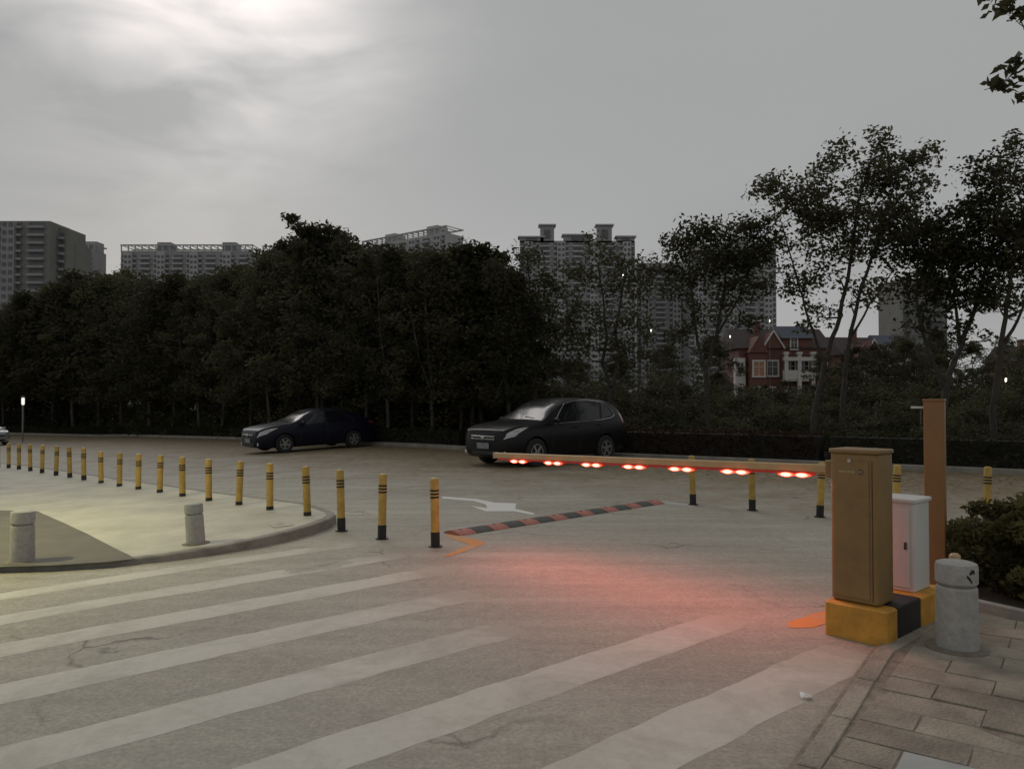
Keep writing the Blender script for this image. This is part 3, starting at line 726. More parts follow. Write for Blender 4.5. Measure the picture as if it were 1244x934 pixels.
    # wheels
    tm = MB().lathe([(wr_ * .62, -.10), (wr_ * .93, -.105), (wr_, -.08), (wr_, .08), (wr_ * .93, .105), (wr_ * .62, .10), (wr_ * .62, -.10)], 28, 'y', cap=False).mesh('tyre', TYRE, 35)
    rm = MB(); rm.lathe([(wr_ * .63, -.085), (wr_ * .63, -.098), (wr_ * .56, -.098), (wr_ * .55, -.06)], 24, 'y', cap=False); rm.lathe([(.05, -.09), (.05, -.07), (.04, -.04)], 12, 'y')
    for q in range(5):
        a = q * 2 * math.pi / 5; M_ = Matrix.Rotation(a, 4, 'Y'); rm.box((wr_ * .32, -.082, 0), (wr_ * .56, .022, .055), 0, 0, M_)
    rm = rm.mesh('rim', RIM, 35); dm = MB().lathe([(wr_ * .58, -.045), (wr_ * .58, -.03), (.03, -.03)], 20, 'y').mesh('brake_disc', mat('dark_brake', (.05, .05, .05), .6))
    for ax in spec['axles']:
        for s in (-1, 1):
            w = link_mesh('wheel', tm, root, (ax, s * (tr - .075), wr_)); w.rotation_euler = (0, 0.3 * ax, 0 if s < 0 else math.pi)
            link_mesh('rim', rm, w); link_mesh('brake_disc', dm, w)
    # glass
    for nm, x0, x1 in (('windscreen', *spec['ws']), ('rear_window', *spec['rw'])):
        m_ = MB(); 
        for s in (1, -1): patch(m_, [(x0, 9.55), (x1, 9.35), (x1, 12), (x0, 12)], s, .007, 8, 6)
        bm = bmesh.new(); me = m_.mesh('t', GLASSW); bm.from_mesh(me); bmesh.ops.remove_doubles(bm, verts=bm.verts, dist=.004); bmesh.ops.recalc_face_normals(bm, faces=bm.faces); bm.to_mesh(me); bm.free()
        for p in me.polygons: p.use_smooth = True
        link_mesh(nm, me, root)
    for s in (1, -1):
        for c4 in spec['win']: patch(MB(), c4, s, .006, 8, 5).build('side_window', GLASSS, root, smooth=60)
        tr_ = MB(); tr_.tube([Sf(x, t_, s) + Vector((0, s * .008, 0.004)) for x, t_ in spec['trim']], .010, 6); tr_.build('window_trim', CHROME if spec.get('chrome') else DARKP, root, smooth=60)
        for x in spec['doors']:
            d = MB(); pts = [Sf(x + .02 * math.sin(i), t_, s) + Vector((0, s * .001, 0)) for i, t_ in enumerate(np.linspace(2.6, 7.1, 12))]; d.tube(pts, .006, 5); d.build('door_seam', DARKP, root)
        for x in spec['handles']:
            p = Sf(x, 6.15, s); MB().box((p.x, p.y + s * .012, p.z), (.17, .03, .028), 0, .008).build('door_handle', paint, root, smooth=40)
        hl = patch(MB(), spec['lamp'], s, .010, 8, 4).build('headlight', LAMPG, root, smooth=60)
        patch(MB(), spec['tail'], s, .010, 6, 4).build('tail_light', TAILG, root, smooth=60)
        mx = spec['mirror']; p = Sf(mx, 7.4, s)
        mir = MB().box((p.x, p.y + s * .13, p.z + .05), (.10, .19, .13), s * -.15, .035).build('mirror', paint, root, smooth=50)
        MB().box((p.x, p.y + s * .025, p.z + .02), (.05, .08, .04), 0, .01).build('mirror_stalk', DARKP, mir)
    # front end
    z = spec['front']
    MB().box((fx + .004, 0, z['grille'][0]), (.03, z['grille'][1], z['grille'][2]), 0, .01).build('grille', DARKP, root)
    for zz in z['bars']: MB().box((fx + .022, 0, zz), (.02, z['grille'][1] * .98, .022), 0, .006).build('grille_bar', CHROME, root, smooth=40)
    MB().lathe([(.055, .0), (.055, .014), (.03, .02)], 16, 'x', (fx + .026, 0, z['grille'][0] + .01)).build('badge', CHROME, root, smooth=40)
    MB().box((fx + .004, 0, z['intake'][0]), (.03, z['intake'][1], z['intake'][2]), 0, .01).build('air_intake', DARKP, root)
    MB().box((fx + .026, 0, z['plate']), (.012, .44, .14), 0, .004).build('number_plate', PLATE, root)
    MB().box((-fx - .008, 0, z['plate'] + .25), (.014, .44, .14), 0, .004).build('number_plate', PLATE, root)
    for s in (1, -1): MB().lathe([(.055, 0), (.055, .02), (.03, .026)], 14, 'x', (fx - .06, s * z['fog'], z['intake'][0])).build('fog_lamp', LAMPG, root, smooth=40)
    p = Sf(spec['ws'][0] + .04, 11.5)
    MB().tube([Sf(spec['ws'][1] - .05, 10.6, s_) + Vector((0, 0, .012)) for s_ in (1,)] + [Sf(spec['ws'][1] - .10, 11.7, 1) + Vector((0, 0, .016))], .008, 6).build('wiper', DARKP, root)
    return root

SUV = dict(L=4.56, wr=.345, track=.905, axles=(1.36, -1.26), roofw=.755,
  top=[(2.28, .83), (2.255, .90), (2.14, .945), (1.9, 1.01), (1.5, 1.07), (1.12, 1.115), (.9, 1.23), (.45, 1.49), (.2, 1.595), (-.1, 1.65), (-.5, 1.68), (-1.0, 1.665), (-1.5, 1.625), (-1.8, 1.55), (-2.0, 1.40), (-2.15, 1.10), (-2.25, .94), (-2.28, .80)],
  belt=[(2.28, .72), (2.2, .80), (1.9, .93), (1.2, 1.01), (.6, 1.02), (-.5, 1.05), (-1.4, 1.10), (-1.9, 1.14), (-2.1, 1.05), (-2.28, .70)],
  wid=[(2.28, .63), (2.24, .73), (2.13, .80), (1.95, .85), (1.7, .89), (1.2, .91), (-1.3, .91), (-1.8, .89), (-2.1, .85), (-2.28, .74)],
  bot=[(2.28, .30), (2.1, .22), (1.5, .20), (-1.6, .20), (-2.0, .25), (-2.28, .38)],
  ws=(.36, 1.06), rw=(-1.88, -2.12),
  win=[[(.72, 7.25), (-.18, 7.2), (-.18, 8.88), (.20, 8.88)], [(-.26, 7.2), (-1.05, 7.2), (-1.18, 8.85), (-.26, 8.88)], [(-1.14, 7.25), (-1.62, 7.6), (-1.50, 8.6), (-1.26, 8.82)]],
  trim=[(.86, 7.12), (.62, 7.7), (.38, 8.5), (.16, 8.97), (-.2, 8.99), (-.7, 8.99), (-1.2, 8.95), (-1.5, 8.7), (-1.68, 8.0), (-1.70, 7.5), (-1.5, 7.2), (-1.1, 7.1), (-.5, 7.1), (.2, 7.1), (.8, 7.1)], chrome=True,
  doors=(.80, -.22, -1.1), handles=(-.05, -.98), lamp=[(2.26, 6.0), (2.02, 5.7), (1.60, 6.9), (2.18, 7.4)], tail=[(-2.14, 6.2), (-1.99, 6.2), (-1.90, 8.0), (-2.04, 8.6)], mirror=.72,
  front=dict(grille=(.70, .86, .14), bars=(.745, .68), intake=(.345, .8, .08), plate=.515, fog=.70))
SEDAN = dict(L=4.5, wr=.31, track=.865, axles=(1.34, -1.26), roofw=.70,
  top=[(2.25, .64), (2.21, .76), (2.08, .84), (1.8, .90), (1.4, .95), (1.10, .985), (.85, 1.07), (.4, 1.29), (.1, 1.385), (-.3, 1.44), (-.7, 1.435), (-1.1, 1.36), (-1.4, 1.24), (-1.68, 1.09), (-1.8, 1.06), (-2.1, 1.03), (-2.2, .97), (-2.25, .80)],
  belt=[(2.25, .56), (2.15, .70), (1.8, .82), (1.2, .875), (.6, .89), (-.6, .92), (-1.4, .95), (-1.9, .95), (-2.15, .88), (-2.25, .66)],
  wid=[(2.25, .58), (2.19, .70), (2.05, .80), (1.6, .86), (1.1, .875), (-1.3, .875), (-1.8, .85), (-2.1, .80), (-2.25, .68)],
  bot=[(2.25, .26), (2.1, .19), (1.5, .17), (-1.6, .17), (-2.0, .22), (-2.25, .36)],
  ws=(.30, 1.04), rw=(-1.12, -1.62),
  win=[[(.70, 7.25), (-.20, 7.2), (-.20, 8.88), (.12, 8.88)], [(-.28, 7.2), (-1.05, 7.25), (-.92, 8.8), (-.28, 8.88)]],
  trim=[(.82, 7.1), (.5, 7.9), (.1, 8.96), (-.4, 8.98), (-.9, 8.94), (-1.25, 7.9), (-1.3, 7.1)],
  doors=(.78, -.24, -1.12), handles=(-.08, -.98), lamp=[(2.22, 5.7), (1.95, 5.7), (1.55, 6.9), (2.14, 7.4)], tail=[(-2.20, 6.1), (-1.95, 6.1), (-1.90, 7.0), (-2.14, 7.0)], mirror=.70,
  front=dict(grille=(.60, .9, .10), bars=(.625,), intake=(.32, .95, .12), plate=.43, fog=.66))
P_SUV = mat('black_car_paint', (0.007, 0.007, 0.008), 0.30, var=.1, spec=.28); P_SED = mat('deep_navy_car_paint', (0.007, 0.008, 0.018), 0.32, var=.1, spec=.28); P_SIL = mat('silver_car_paint', (0.36, 0.37, 0.38), 0.3, metal=.5, var=.05, coat=.5)
def place_car(o, spec, fw, rw):               # ground points of the left front and left rear wheel
    h = (fw - rw); h.z = 0; h.normalize(); left = Vector((-h.y, h.x, 0)); mid_ax = sum(spec['axles']) / 2
    c = (fw + rw) / 2 - h * mid_ax - left * spec['track']
    o.location = (c.x, c.y, 0); o.rotation_euler = (0, 0, math.atan2(h.y, h.x))
    zf, zr = zg(fw.x), zg(rw.x); zc = (zf + zr) / 2 ; o.location.z = zc - .0
    o.rotation_euler = (0, -math.atan2(zf - zr, (fw - rw).length), math.atan2(h.y, h.x))
suv = car('suv', 'black sport utility car with chrome window trim parked behind the lit boom', P_SUV, SUV)
place_car(suv, SUV, Vector((.60, 18.8, 0)), Vector((2.5, 20.6, 0)))
sed = car('sedan', 'dark navy sedan parked alone on the leaf strewn roadside beyond the post row', P_SED, SEDAN)
def fz(px, d): return Vector(((px - CX) / F * d, d, 0))
f_, r_ = fz(347, 26.0), fz(425.5, 27.6)
r_ = f_ + (r_ - f_).normalized() * 2.6
place_car(sed, SEDAN, f_, r_)
sil = copy_tree(sed); tag(sil, 'pale silver car cut off at the picture edge beside the small park lamp', 'car'); sil.name = 'silver_car'
for ch in sil.children:
    if ch.name.split('.')[0] in ('body', 'mirror', 'door_handle'):
        ch.data = ch.data.copy(); ch.data.materials[0] = P_SIL
c_ = fz(-22, 46.0); sil.location = (c_.x, c_.y, zg(c_.x)); sil.rotation_euler = (0, 0, R(-38))

# ------------------------------------------------------------------ foliage
def leaf_mat(name, c, var=.35):
    m = mat(name, tuple(q * .8 for q in c), 0.6, var=var * .7, scale=1.3, spec=0.12, objvar=0.32)
    N, L = m.node_tree.nodes, m.node_tree.links; b = N['Principled BSDF']; out = N['Material Output']      # thin leaves let light through
    tr = N.new('ShaderNodeBsdfTranslucent'); L.new(b.inputs['Base Color'].links[0].from_socket, tr.inputs['Color'])
    ad = N.new('ShaderNodeMixShader'); ad.inputs[0].default_value = 0.42; L.new(b.outputs[0], ad.inputs[1]); L.new(tr.outputs[0], ad.inputs[2]); L.new(ad.outputs[0], out.inputs['Surface'])
    return m
LEAF = leaf_mat('dark_evening_leaf', (0.078, 0.077, 0.042)); LEAF2 = leaf_mat('olive_leaf', (0.092, 0.089, 0.048)); LEAFR = leaf_mat('reddish_hedge_leaf', (0.075, 0.043, 0.03)); LEAFH = leaf_mat('hedge_leaf', (0.066, 0.070, 0.036)); LEAFB = leaf_mat('near_bush_leaf', (0.15, 0.145, 0.058))
BARK = mat('dark_bark', (0.048, 0.041, 0.032), 0.9, var=.4, scale=9, bump=.6); BARKP = mat('pale_bark', (0.075, 0.07, 0.058), 0.9, var=.35, scale=6, bump=.4)
def leaves_mesh(name, cen, size, m, rng, aspect=.5, droop=.0):
    n = len(cen); cen = np.asarray(cen)
    a = rng.normal(size=(n, 3)); a[:, 2] = a[:, 2] * .6 - droop; a /= np.linalg.norm(a, axis=1, keepdims=True)
    b = rng.normal(size=(n, 3)); b -= (b * a).sum(1, keepdims=True) * a; b /= np.linalg.norm(b, axis=1, keepdims=True)
    c = np.cross(a, b)
    s = (size * rng.uniform(.65, 1.3, size=(n, 1))); w = s * aspect * .5
    v = np.empty((n, 4, 3)); v[:, 0] = cen - a * s * .5; v[:, 1] = cen + b * w + c * s * .08 - a * s * .05; v[:, 2] = cen + a * s * .5; v[:, 3] = cen - b * w + c * s * .08 - a * s * .05
    me = bpy.data.meshes.new(name); me.vertices.add(4 * n); me.vertices.foreach_set('co', v.reshape(-1))
    me.loops.add(4 * n); me.loops.foreach_set('vertex_index', np.arange(4 * n, dtype=np.int32))
    me.polygons.add(n); me.polygons.foreach_set('loop_start', np.arange(0, 4 * n, 4, dtype=np.int32)); me.polygons.foreach_set('loop_total', np.full(n, 4, dtype=np.int32))
    me.materials.append(m); me.update(calc_edges=True); return me
def in_ball(rng, n):
    p = rng.normal(size=(n, 3)); p /= np.linalg.norm(p, axis=1, keepdims=True); return p * rng.uniform(0, 1, size=(n, 1)) ** (1 / 2.4)
def branch_path(a, b, rng, k=5, wob=.08, sag=0.12):
    a, b = Vector(a), Vector(b); L_ = (b - a).length; out = []
    for i in range(k + 1):
        t = i / k; p = a.lerp(b, t); p.z -= math.sin(math.pi * t) * L_ * sag * .5
        if 0 < i < k: p += Vector(rng.normal(size=3)) * wob * L_ * .35
        out.append(p)
    return out
def grow(name, clumps, stems, leaf, leaf_size, per, rng, lm, bm, tr=.10, clump_r=.42):
    """clumps: centres (n,3); stems: polylines with radius. Returns trunk mesh and crown mesh"""
    mb = MB(); nodes = []
    for path, r0, r1 in stems:
        k = len(path); path = [Vector(p) for p in path]
        dense = []
        for a, b in zip(path[:-1], path[1:]):
            for i in range(4): dense.append(a.lerp(b, i / 4) + Vector(rng.normal(size=3)) * .012)
        dense.append(path[-1]); n = len(dense)
        rad = [r0 + (r1 - r0) * i / (n - 1) for i in range(n)]; rad[0] *= 1.25
        mb.tube(dense, rad, 8)
        nodes += [(p, rr) for i, (p, rr) in enumerate(zip(dense, rad)) if i > n * .45]
    for c in clumps:
        c = Vector(c); best = min(nodes, key=lambda q: (q[0] - c).length + max(0, q[0].z - c.z + .2) * 1.5)
        rr = min(best[1] * .6, .035); L_ = (c - best[0]).length
        if L_ < .15: continue
        pth = branch_path(best[0], c, rng, 4); mb.tube(pth, [rr * (1 - .75 * i / 4) for i in range(5)], 5)
        nodes += [(pth[2], rr * .65), (pth[3], rr * .5)]
    pts = []
    for c in clumps:
        n = int(per * rng.uniform(.6, 1.3)); r_ = clump_r * rng.uniform(.6, 1.25)
        pts.append(np.asarray(c) + in_ball(rng, n) * np.array([r_, r_, r_ * .7]))
    return mb.mesh('trunk', bm, 45), leaves_mesh('crown', np.concatenate(pts), leaf_size, lm, rng, .5, .25)

def generic_tree(seed, h=7.0, spread=1.7, low=.28, dens=1.0, lm=LEAF, bm=BARK, leaf=.17):
    rng = np.random.default_rng(seed); n = int(120 * dens); cl = []
    for i in range(n):
        t = rng.uniform(0, 1); z = h * (low + (1 - low) * t); prof = math.sin(math.pi * min(1, .18 + .82 * t) ** .85) ** .6
        r_ = spread * prof * math.sqrt(rng.uniform(.02, 1)) * (1 + .25 * math.sin(seed + 3 * t * 5)); a = rng.uniform(0, 2 * math.pi)
        cl.append((r_ * math.cos(a), r_ * math.sin(a), min(z, h - .15) + rng.normal() * .15))
    lean = rng.normal(size=2) * .25
    stems = [([(0, 0, -.15), (lean[0] * .3, lean[1] * .3, h * .3), (lean[0], lean[1], h * .55), (lean[0] * 1.4, lean[1] * 1.3, h * .85)], .085, .02)]
    for q in range(2):
        a = rng.uniform(0, 6.28); stems.append(([(lean[0] * .3, lean[1] * .3, h * .28), (lean[0] * .3 + math.cos(a) * .5, lean[1] * .3 + math.sin(a) * .5, h * .45), (math.cos(a) * .9, math.sin(a) * .9, h * .7)], .05, .015))
    return grow('t', cl, stems, None, leaf, 52, rng, lm, bm, clump_r=.46)
def generic_shrub(seed, h=2.0, w=1.4, lm=LEAF, leaf=.14, n=34, per=46):
    rng = np.random.default_rng(seed); cl = []
    for i in range(n):
        a = rng.uniform(0, 6.28); t = rng.uniform(.05, 1); r_ = w * math.sqrt(rng.uniform(0, 1)) * math.sqrt(max(.15, 1 - t * t)); cl.append((r_ * math.cos(a), r_ * math.sin(a), h * t * (.8 + .2 * rng.uniform())))
    stems = [([(0, 0, -.1), (.1 * math.cos(q * 2), .1 * math.sin(q * 2), h * .4), (.3 * math.cos(q * 2), .3 * math.sin(q * 2), h * .75)], .035, .01) for q in range(4)]
    return grow('s', cl, stems, None, leaf, per, rng, lm, BARK, clump_r=.40)
def put(kind, meshes, loc, s, rz, label, cat, group, names=('trunk', 'crown')):
    r = empty(kind, loc, rz, label, cat, group); r.scale = (s[0], s[0], s[1]) if hasattr(s, '__len__') else (s, s, s)
    for nm, me in zip(names, meshes): link_mesh(nm, me, r)
    return r

TREES = [generic_tree(31 + i, 7.0, 1.75 + .12 * (i % 3), .24, 1.15, LEAF if i % 2 else LEAF2, BARKP if i % 3 == 0 else BARK) for i in range(5)]
AIRY = [generic_tree(71 + i, 6.0, 1.5, .35, .62, LEAF2, BARK, .15) for i in range(2)]
SHRUB = [generic_shrub(91 + i, 2.0, 1.3, LEAF if i else LEAF2) for i in range(3)]
def line_at(px):                     # ground point of the far kerb under picture column px
    for a, b in zip(hedge_px[:-1], hedge_px[1:]):
        if a[0] <= px <= b[0]: return P(px, a[1] + (b[1] - a[1]) * (px - a[0]) / (b[0] - a[0]))
    return P(px, 590)
top_px = [(-60, 385), (0, 375), (40, 352), (90, 336), (140, 331), (200, 334), (260, 328), (310, 318), (340, 306), (390, 288), (430, 296), (480, 305), (560, 306), (600, 322), (660, 345)]
def top_at(px): return float(np.interp(px, [p[0] for p in top_px], [p[1] for p in top_px]))
def left_wood():
    rnd = random.Random(8); i = 0
    for row, (off, step, lift) in enumerate(((1.6, 30, 6), (4.2, 33, 4), (7.5, 36, 0))):
        px = -50 + row * 11
        while px < 640 - row * 14:
            q = line_at(px); d0 = Vector((q.x, q.y, 0)).normalized(); o = d0 * (off + rnd.uniform(-.6, .6)); b = q + o; D = b.y
            tz = at(px, top_at(px) + lift + rnd.uniform(-6, 14), D).z; base = zg(b.x) + .1; h = max(3, tz - base)
            me = TREES[i % 5]; sw = h / 7.0 * rnd.uniform(.95, 1.2)
            put('street_tree', me, (b.x, b.y, base), (sw, h / 7.0), rnd.uniform(0, 6.28), 'dark leafy tree in the dense wood behind the hedge left of the suv', 'tree', 'trees of the dense wood'); i += 1
            px += step * rnd.uniform(.8, 1.2)
    for row, off in enumerate((2.8, 5.2, 9.5, 12.0)):
        px = -60
        while px < 650:
            q = line_at(px); d0 = Vector((q.x, q.y, 0)).normalized(); b = q + d0 * (off + rnd.uniform(-.5, .5)); s = rnd.uniform(.8, 1.35) * (1.6 if off > 6 else 1)
            put('shrub', SHRUB[i % 3], (b.x, b.y, zg(b.x) + .1), (s * 1.1, s), rnd.uniform(0, 6.28), 'dark shrub under the trees of the dense wood', 'shrub', 'shrubs under the wood', ('stem', 'foliage')); i += 1
            px += 34 * rnd.uniform(.8, 1.2)
left_wood()

def px_tree(name, label, D, base_px, stems_px, lobes, seed, leaf=.135, per=30, clump_r=.42, depth=1.0, lm=LEAF, base_py=545, clump_dens=1.0):
    """a single tree: stems and crown lobes read off in metres at its own distance, with real depth"""
    rng = np.random.default_rng(seed); b = at(base_px, base_py, D); b.z = zg(b.x) + .1; sc = D / F
    loc = lambda px, py, dy=0.0: np.array([(px - base_px) * sc * (1 + dy / D), dy, at(px, py, D).z - b.z])
    cl = []
    for (px, py, rx, ry, de) in lobes:
        n = max(2, int(rx * ry * sc * sc * 60 * de * clump_dens))
        for i in range(n):
            p = in_ball(rng, 1)[0]; ry_d = min(rx * sc * 1.2, 1.1) * depth
            cl.append(loc(px + p[0] * rx * .9, py + p[2] * ry * .9) + np.array([0, p[1] * ry_d, 0]))
    stems = []
    for path, r0, r1 in stems_px:
        k = rng.uniform(-.3, .3); pts = [loc(x, y, k * i / len(path) if i else 0) for i, (x, y) in enumerate(path)]
        stems.append(([Vector(p) for p in pts], r0, r1))
    for s in stems:
        if abs(s[0][0].z) < .45: s[0][0].z = -.15
    tm, cm = grow(name, cl, stems, None, leaf, per, rng, lm, BARK, clump_r=clump_r)
    return put('street_tree', (tm, cm), b, 1, 0, label, 'tree', None)

px_tree('a', 'tallest tree with a wide ragged crown behind the barrier cabinet', 20.2, 1012, [
    ([(985, 545), (990, 505), (1002, 440), (1022, 385), (1035, 320), (1045, 250), (1060, 200)], .085, .02), ([(1020, 545), (1024, 480), (1030, 420), (1045, 350), (1070, 280), (1085, 225)], .075, .018), ([(1002, 440), (985, 390), (970, 330), (955, 270)], .04, .012), ([(1030, 420), (1060, 370), (1095, 320)], .035, .012)],
    [(938, 228, 28, 16, 1.3), (965, 245, 30, 20, 1.3), (1000, 222, 24, 26, 1.2), (1020, 190, 16, 22, 1.3), (1000, 262, 40, 30, 1.3), (1052, 215, 24, 26, 1.0), (1068, 178, 13, 24, 1.5), (1075, 220, 28, 26, 1.2), (1100, 200, 24, 20, 1.3), (1125, 188, 20, 12, 1.3), (1118, 225, 25, 22, 1.0), (1050, 265, 55, 30, 1.2), (1095, 262, 32, 26, 1.1), (985, 300, 40, 22, .7), (1050, 305, 40, 22, .7), (1000, 345, 34, 22, .45), (1065, 345, 30, 20, .45), (965, 340, 26, 28, .6), (1015, 380, 24, 14, .45), (975, 380, 22, 20, .45), (1085, 300, 30, 26, .9), (1040, 360, 40, 16, .35)], 5)
px_tree('b', 'broad dark tree forking low on its trunk behind the tall brown post', 18.9, 1145, [
    ([(1145, 552), (1146, 500), (1150, 460), (1168, 420), (1185, 370), (1205, 300), (1215, 240)], .10, .02), ([(1148, 470), (1130, 430), (1118, 390), (1115, 330), (1128, 280)], .06, .015), ([(1168, 420), (1160, 360), (1160, 300)], .05, .012)],
    [(1120, 295, 34, 34, 1.6), (1150, 275, 30, 24, 1.3), (1155, 320, 42, 40, 1.8), (1195, 300, 36, 40, 1.6), (1180, 250, 24, 18, 1.0), (1188, 205, 14, 16, 1.3), (1208, 215, 22, 22, 1.3), (1205, 260, 30, 28, 1.4), (1110, 345, 25, 25, 1.2), (1150, 370, 34, 26, .8), (1190, 360, 34, 28, 1.0), (1120, 390, 24, 20, .6), (1180, 400, 30, 18, .6)], 6)
px_tree('c', 'dark tree with a slim trunk beyond the near bush at the sidewalk', 18.1, 1207, [
    ([(1207, 556), (1206, 500), (1214, 430), (1222, 370), (1235, 300), (1250, 220)], .085, .02), ([(1214, 430), (1238, 390), (1262, 330)], .05, .015)],
    [(1236, 190, 18, 26, 1.4), (1250, 230, 34, 30, 1.4), (1228, 270, 30, 26, 1.2), (1240, 320, 38, 36, 1.5), (1228, 370, 26, 24, .8), (1265, 290, 40, 50, 1.2)], 7)
px_tree('d', 'rounded tree with a forked trunk in front of the brick villa', 22.0, 862, [
    ([(862, 540), (860, 490), (858, 450), (870, 410), (880, 360), (885, 310)], .085, .02), ([(858, 455), (848, 415), (842, 360), (838, 310)], .055, .015), ([(870, 410), (900, 360), (922, 300)], .04, .012)],
    [(826, 302, 24, 20, 1.2), (850, 285, 26, 20, 1.3), (885, 282, 30, 18, 1.4), (920, 276, 28, 15, 1.3), (860, 315, 40, 26, 1.3), (905, 312, 34, 26, 1.3), (935, 300, 22, 26, 1.0), (840, 345, 36, 24, .7), (890, 352, 38, 24, .8), (930, 345, 20, 24, .5), (860, 385, 38, 20, .55), (815, 340, 18, 22, .8), (905, 390, 26, 18, .5), (835, 410, 26, 16, .6)], 8, clump_dens=1.0)
px_tree('e', 'thin see-through tree with twin trunk stems between the suv and the apartment towers', 24.0, 742, [
    ([(742, 545), (742, 500), (741, 468), (733, 440), (738, 410), (735, 370), (728, 320)], .095, .018), ([(742, 470), (756, 440), (748, 405), (756, 360), (765, 315)], .07, .015)],
    [(728, 305, 24, 18, .7), (700, 335, 30, 22, .6), (760, 320, 28, 22, .6), (735, 345, 36, 24, .6), (775, 350, 30, 26, .7), (690, 372, 32, 26, .75), (730, 385, 36, 22, .65), (775, 392, 28, 20, .7), (700, 415, 34, 20, .9), (760, 420, 34, 18, .8), (795, 330, 18, 18, .8), (690, 445, 34, 16, 1.0), (780, 440, 30, 16, .9)], 9, clump_dens=.85)
px_tree('f', 'airy tree rising between the dense wood and the twin stemmed tree', 25.2, 652, [
    ([(652, 545), (650, 490), (652, 440), (646, 390), (642, 330), (640, 305)], .08, .015), ([(650, 440), (668, 400), (680, 350)], .05, .012)],
    [(640, 320, 26, 22, .7), (618, 345, 26, 26, 1.0), (665, 345, 26, 26, .6), (645, 375, 36, 26, .9), (620, 405, 34, 26, 1.2), (670, 405, 34, 26, .9), (640, 440, 44, 22, 1.2), (604, 330, 16, 20, .9)], 10, clump_dens=.95)
px_tree('g', 'tree whose spiky top twigs stand above the dense wood', 33.5, 385, [
    ([(385, 545), (386, 450), (388, 380), (385, 320), (372, 285), (352, 262)], .10, .012), ([(388, 380), (405, 330), (410, 290)], .06, .012)],
    [(352, 266, 6, 8, 2.5), (365, 280, 12, 8, 1.6), (382, 285, 16, 14, 1.5), (405, 290, 24, 16, 1.6), (375, 310, 36, 20, 1.5), (415, 315, 30, 20, 1.5), (390, 345, 50, 26, 1.5), (345, 300, 10, 10, 1.2)], 12, leaf=.20, per=42, clump_r=.42, clump_dens=.6)
px_tree('h', 'tree with a few large leaf tufts at the right end of the dense wood', 27.0, 575, [
    ([(575, 545), (574, 470), (570, 400), (566, 340), (562, 310)], .09, .015), ([(570, 400), (585, 350), (596, 315)], .05, .012)],
    [(562, 306, 14, 8, 2.0), (585, 308, 14, 9, 2.0), (603, 315, 9, 8, 2.0), (560, 330, 28, 20, 1.4), (592, 345, 24, 24, 1.1), (565, 375, 40, 26, 1.5), (590, 410, 40, 26, 1.4)], 13, leaf=.22, per=34, clump_r=.36)

def right_growth():
    rnd = random.Random(21); i = 0
    for off, step, lo, hi in ((2.2, 40, .45, .75), (5.5, 38, .6, .95), (9.5, 40, .75, 1.15), (15, 36, 1.0, 1.5)):
        px = 655
        while px < 1300:
            q = line_at(min(px, 1490)); d0 = Vector((q.x, q.y, 0)).normalized(); b = q + d0 * (off + rnd.uniform(-1, 1)); D = b.y
            h = rnd.uniform(lo, hi) * 2.0
            lim = 470 if 880 < px < 1010 else (430 if px > 1060 else 440)
            h = min(h, at(px, lim, D).z - .1)
            put('shrub', SHRUB[i % 3], (b.x, b.y, zg(b.x) + .1), (max(.7, h / 2) * 1.15, h / 2), rnd.uniform(0, 6.28), 'rough dark shrub on the ground behind the hedge right of the suv', 'shrub', 'shrubs behind the right hedge', ('stem', 'foliage')); i += 1
            px += step * rnd.uniform(.8, 1.25)
    # trees farther back, round the villas
    for D, step, x0, x1, lo, hi in ((48, 62, 640, 880, 418, 455), (60, 60, 650, 880, 405, 440), (52, 48, 1060, 1300, 398, 440), (64, 50, 1040, 1300, 392, 430), (75, 30, 1000, 1040, 430, 450), (70, 26, 905, 990, 462, 470)):
        px = x0
        while px < x1:
            q = at(px, rnd.uniform(lo, hi), D); b = Vector((q.x, q.y, zg(q.x) + (.1 if D < 160 else 0))); h = q.z - b.z; i += 1
            put('garden_tree', (TREES + AIRY)[i % 7], b, (h / 7 * 1.25, h / 7), rnd.uniform(0, 6.28), 'distant dark garden tree in the grounds round the villas', 'tree', 'trees round the villas'); px += step * rnd.uniform(.75, 1.2)
right_growth()

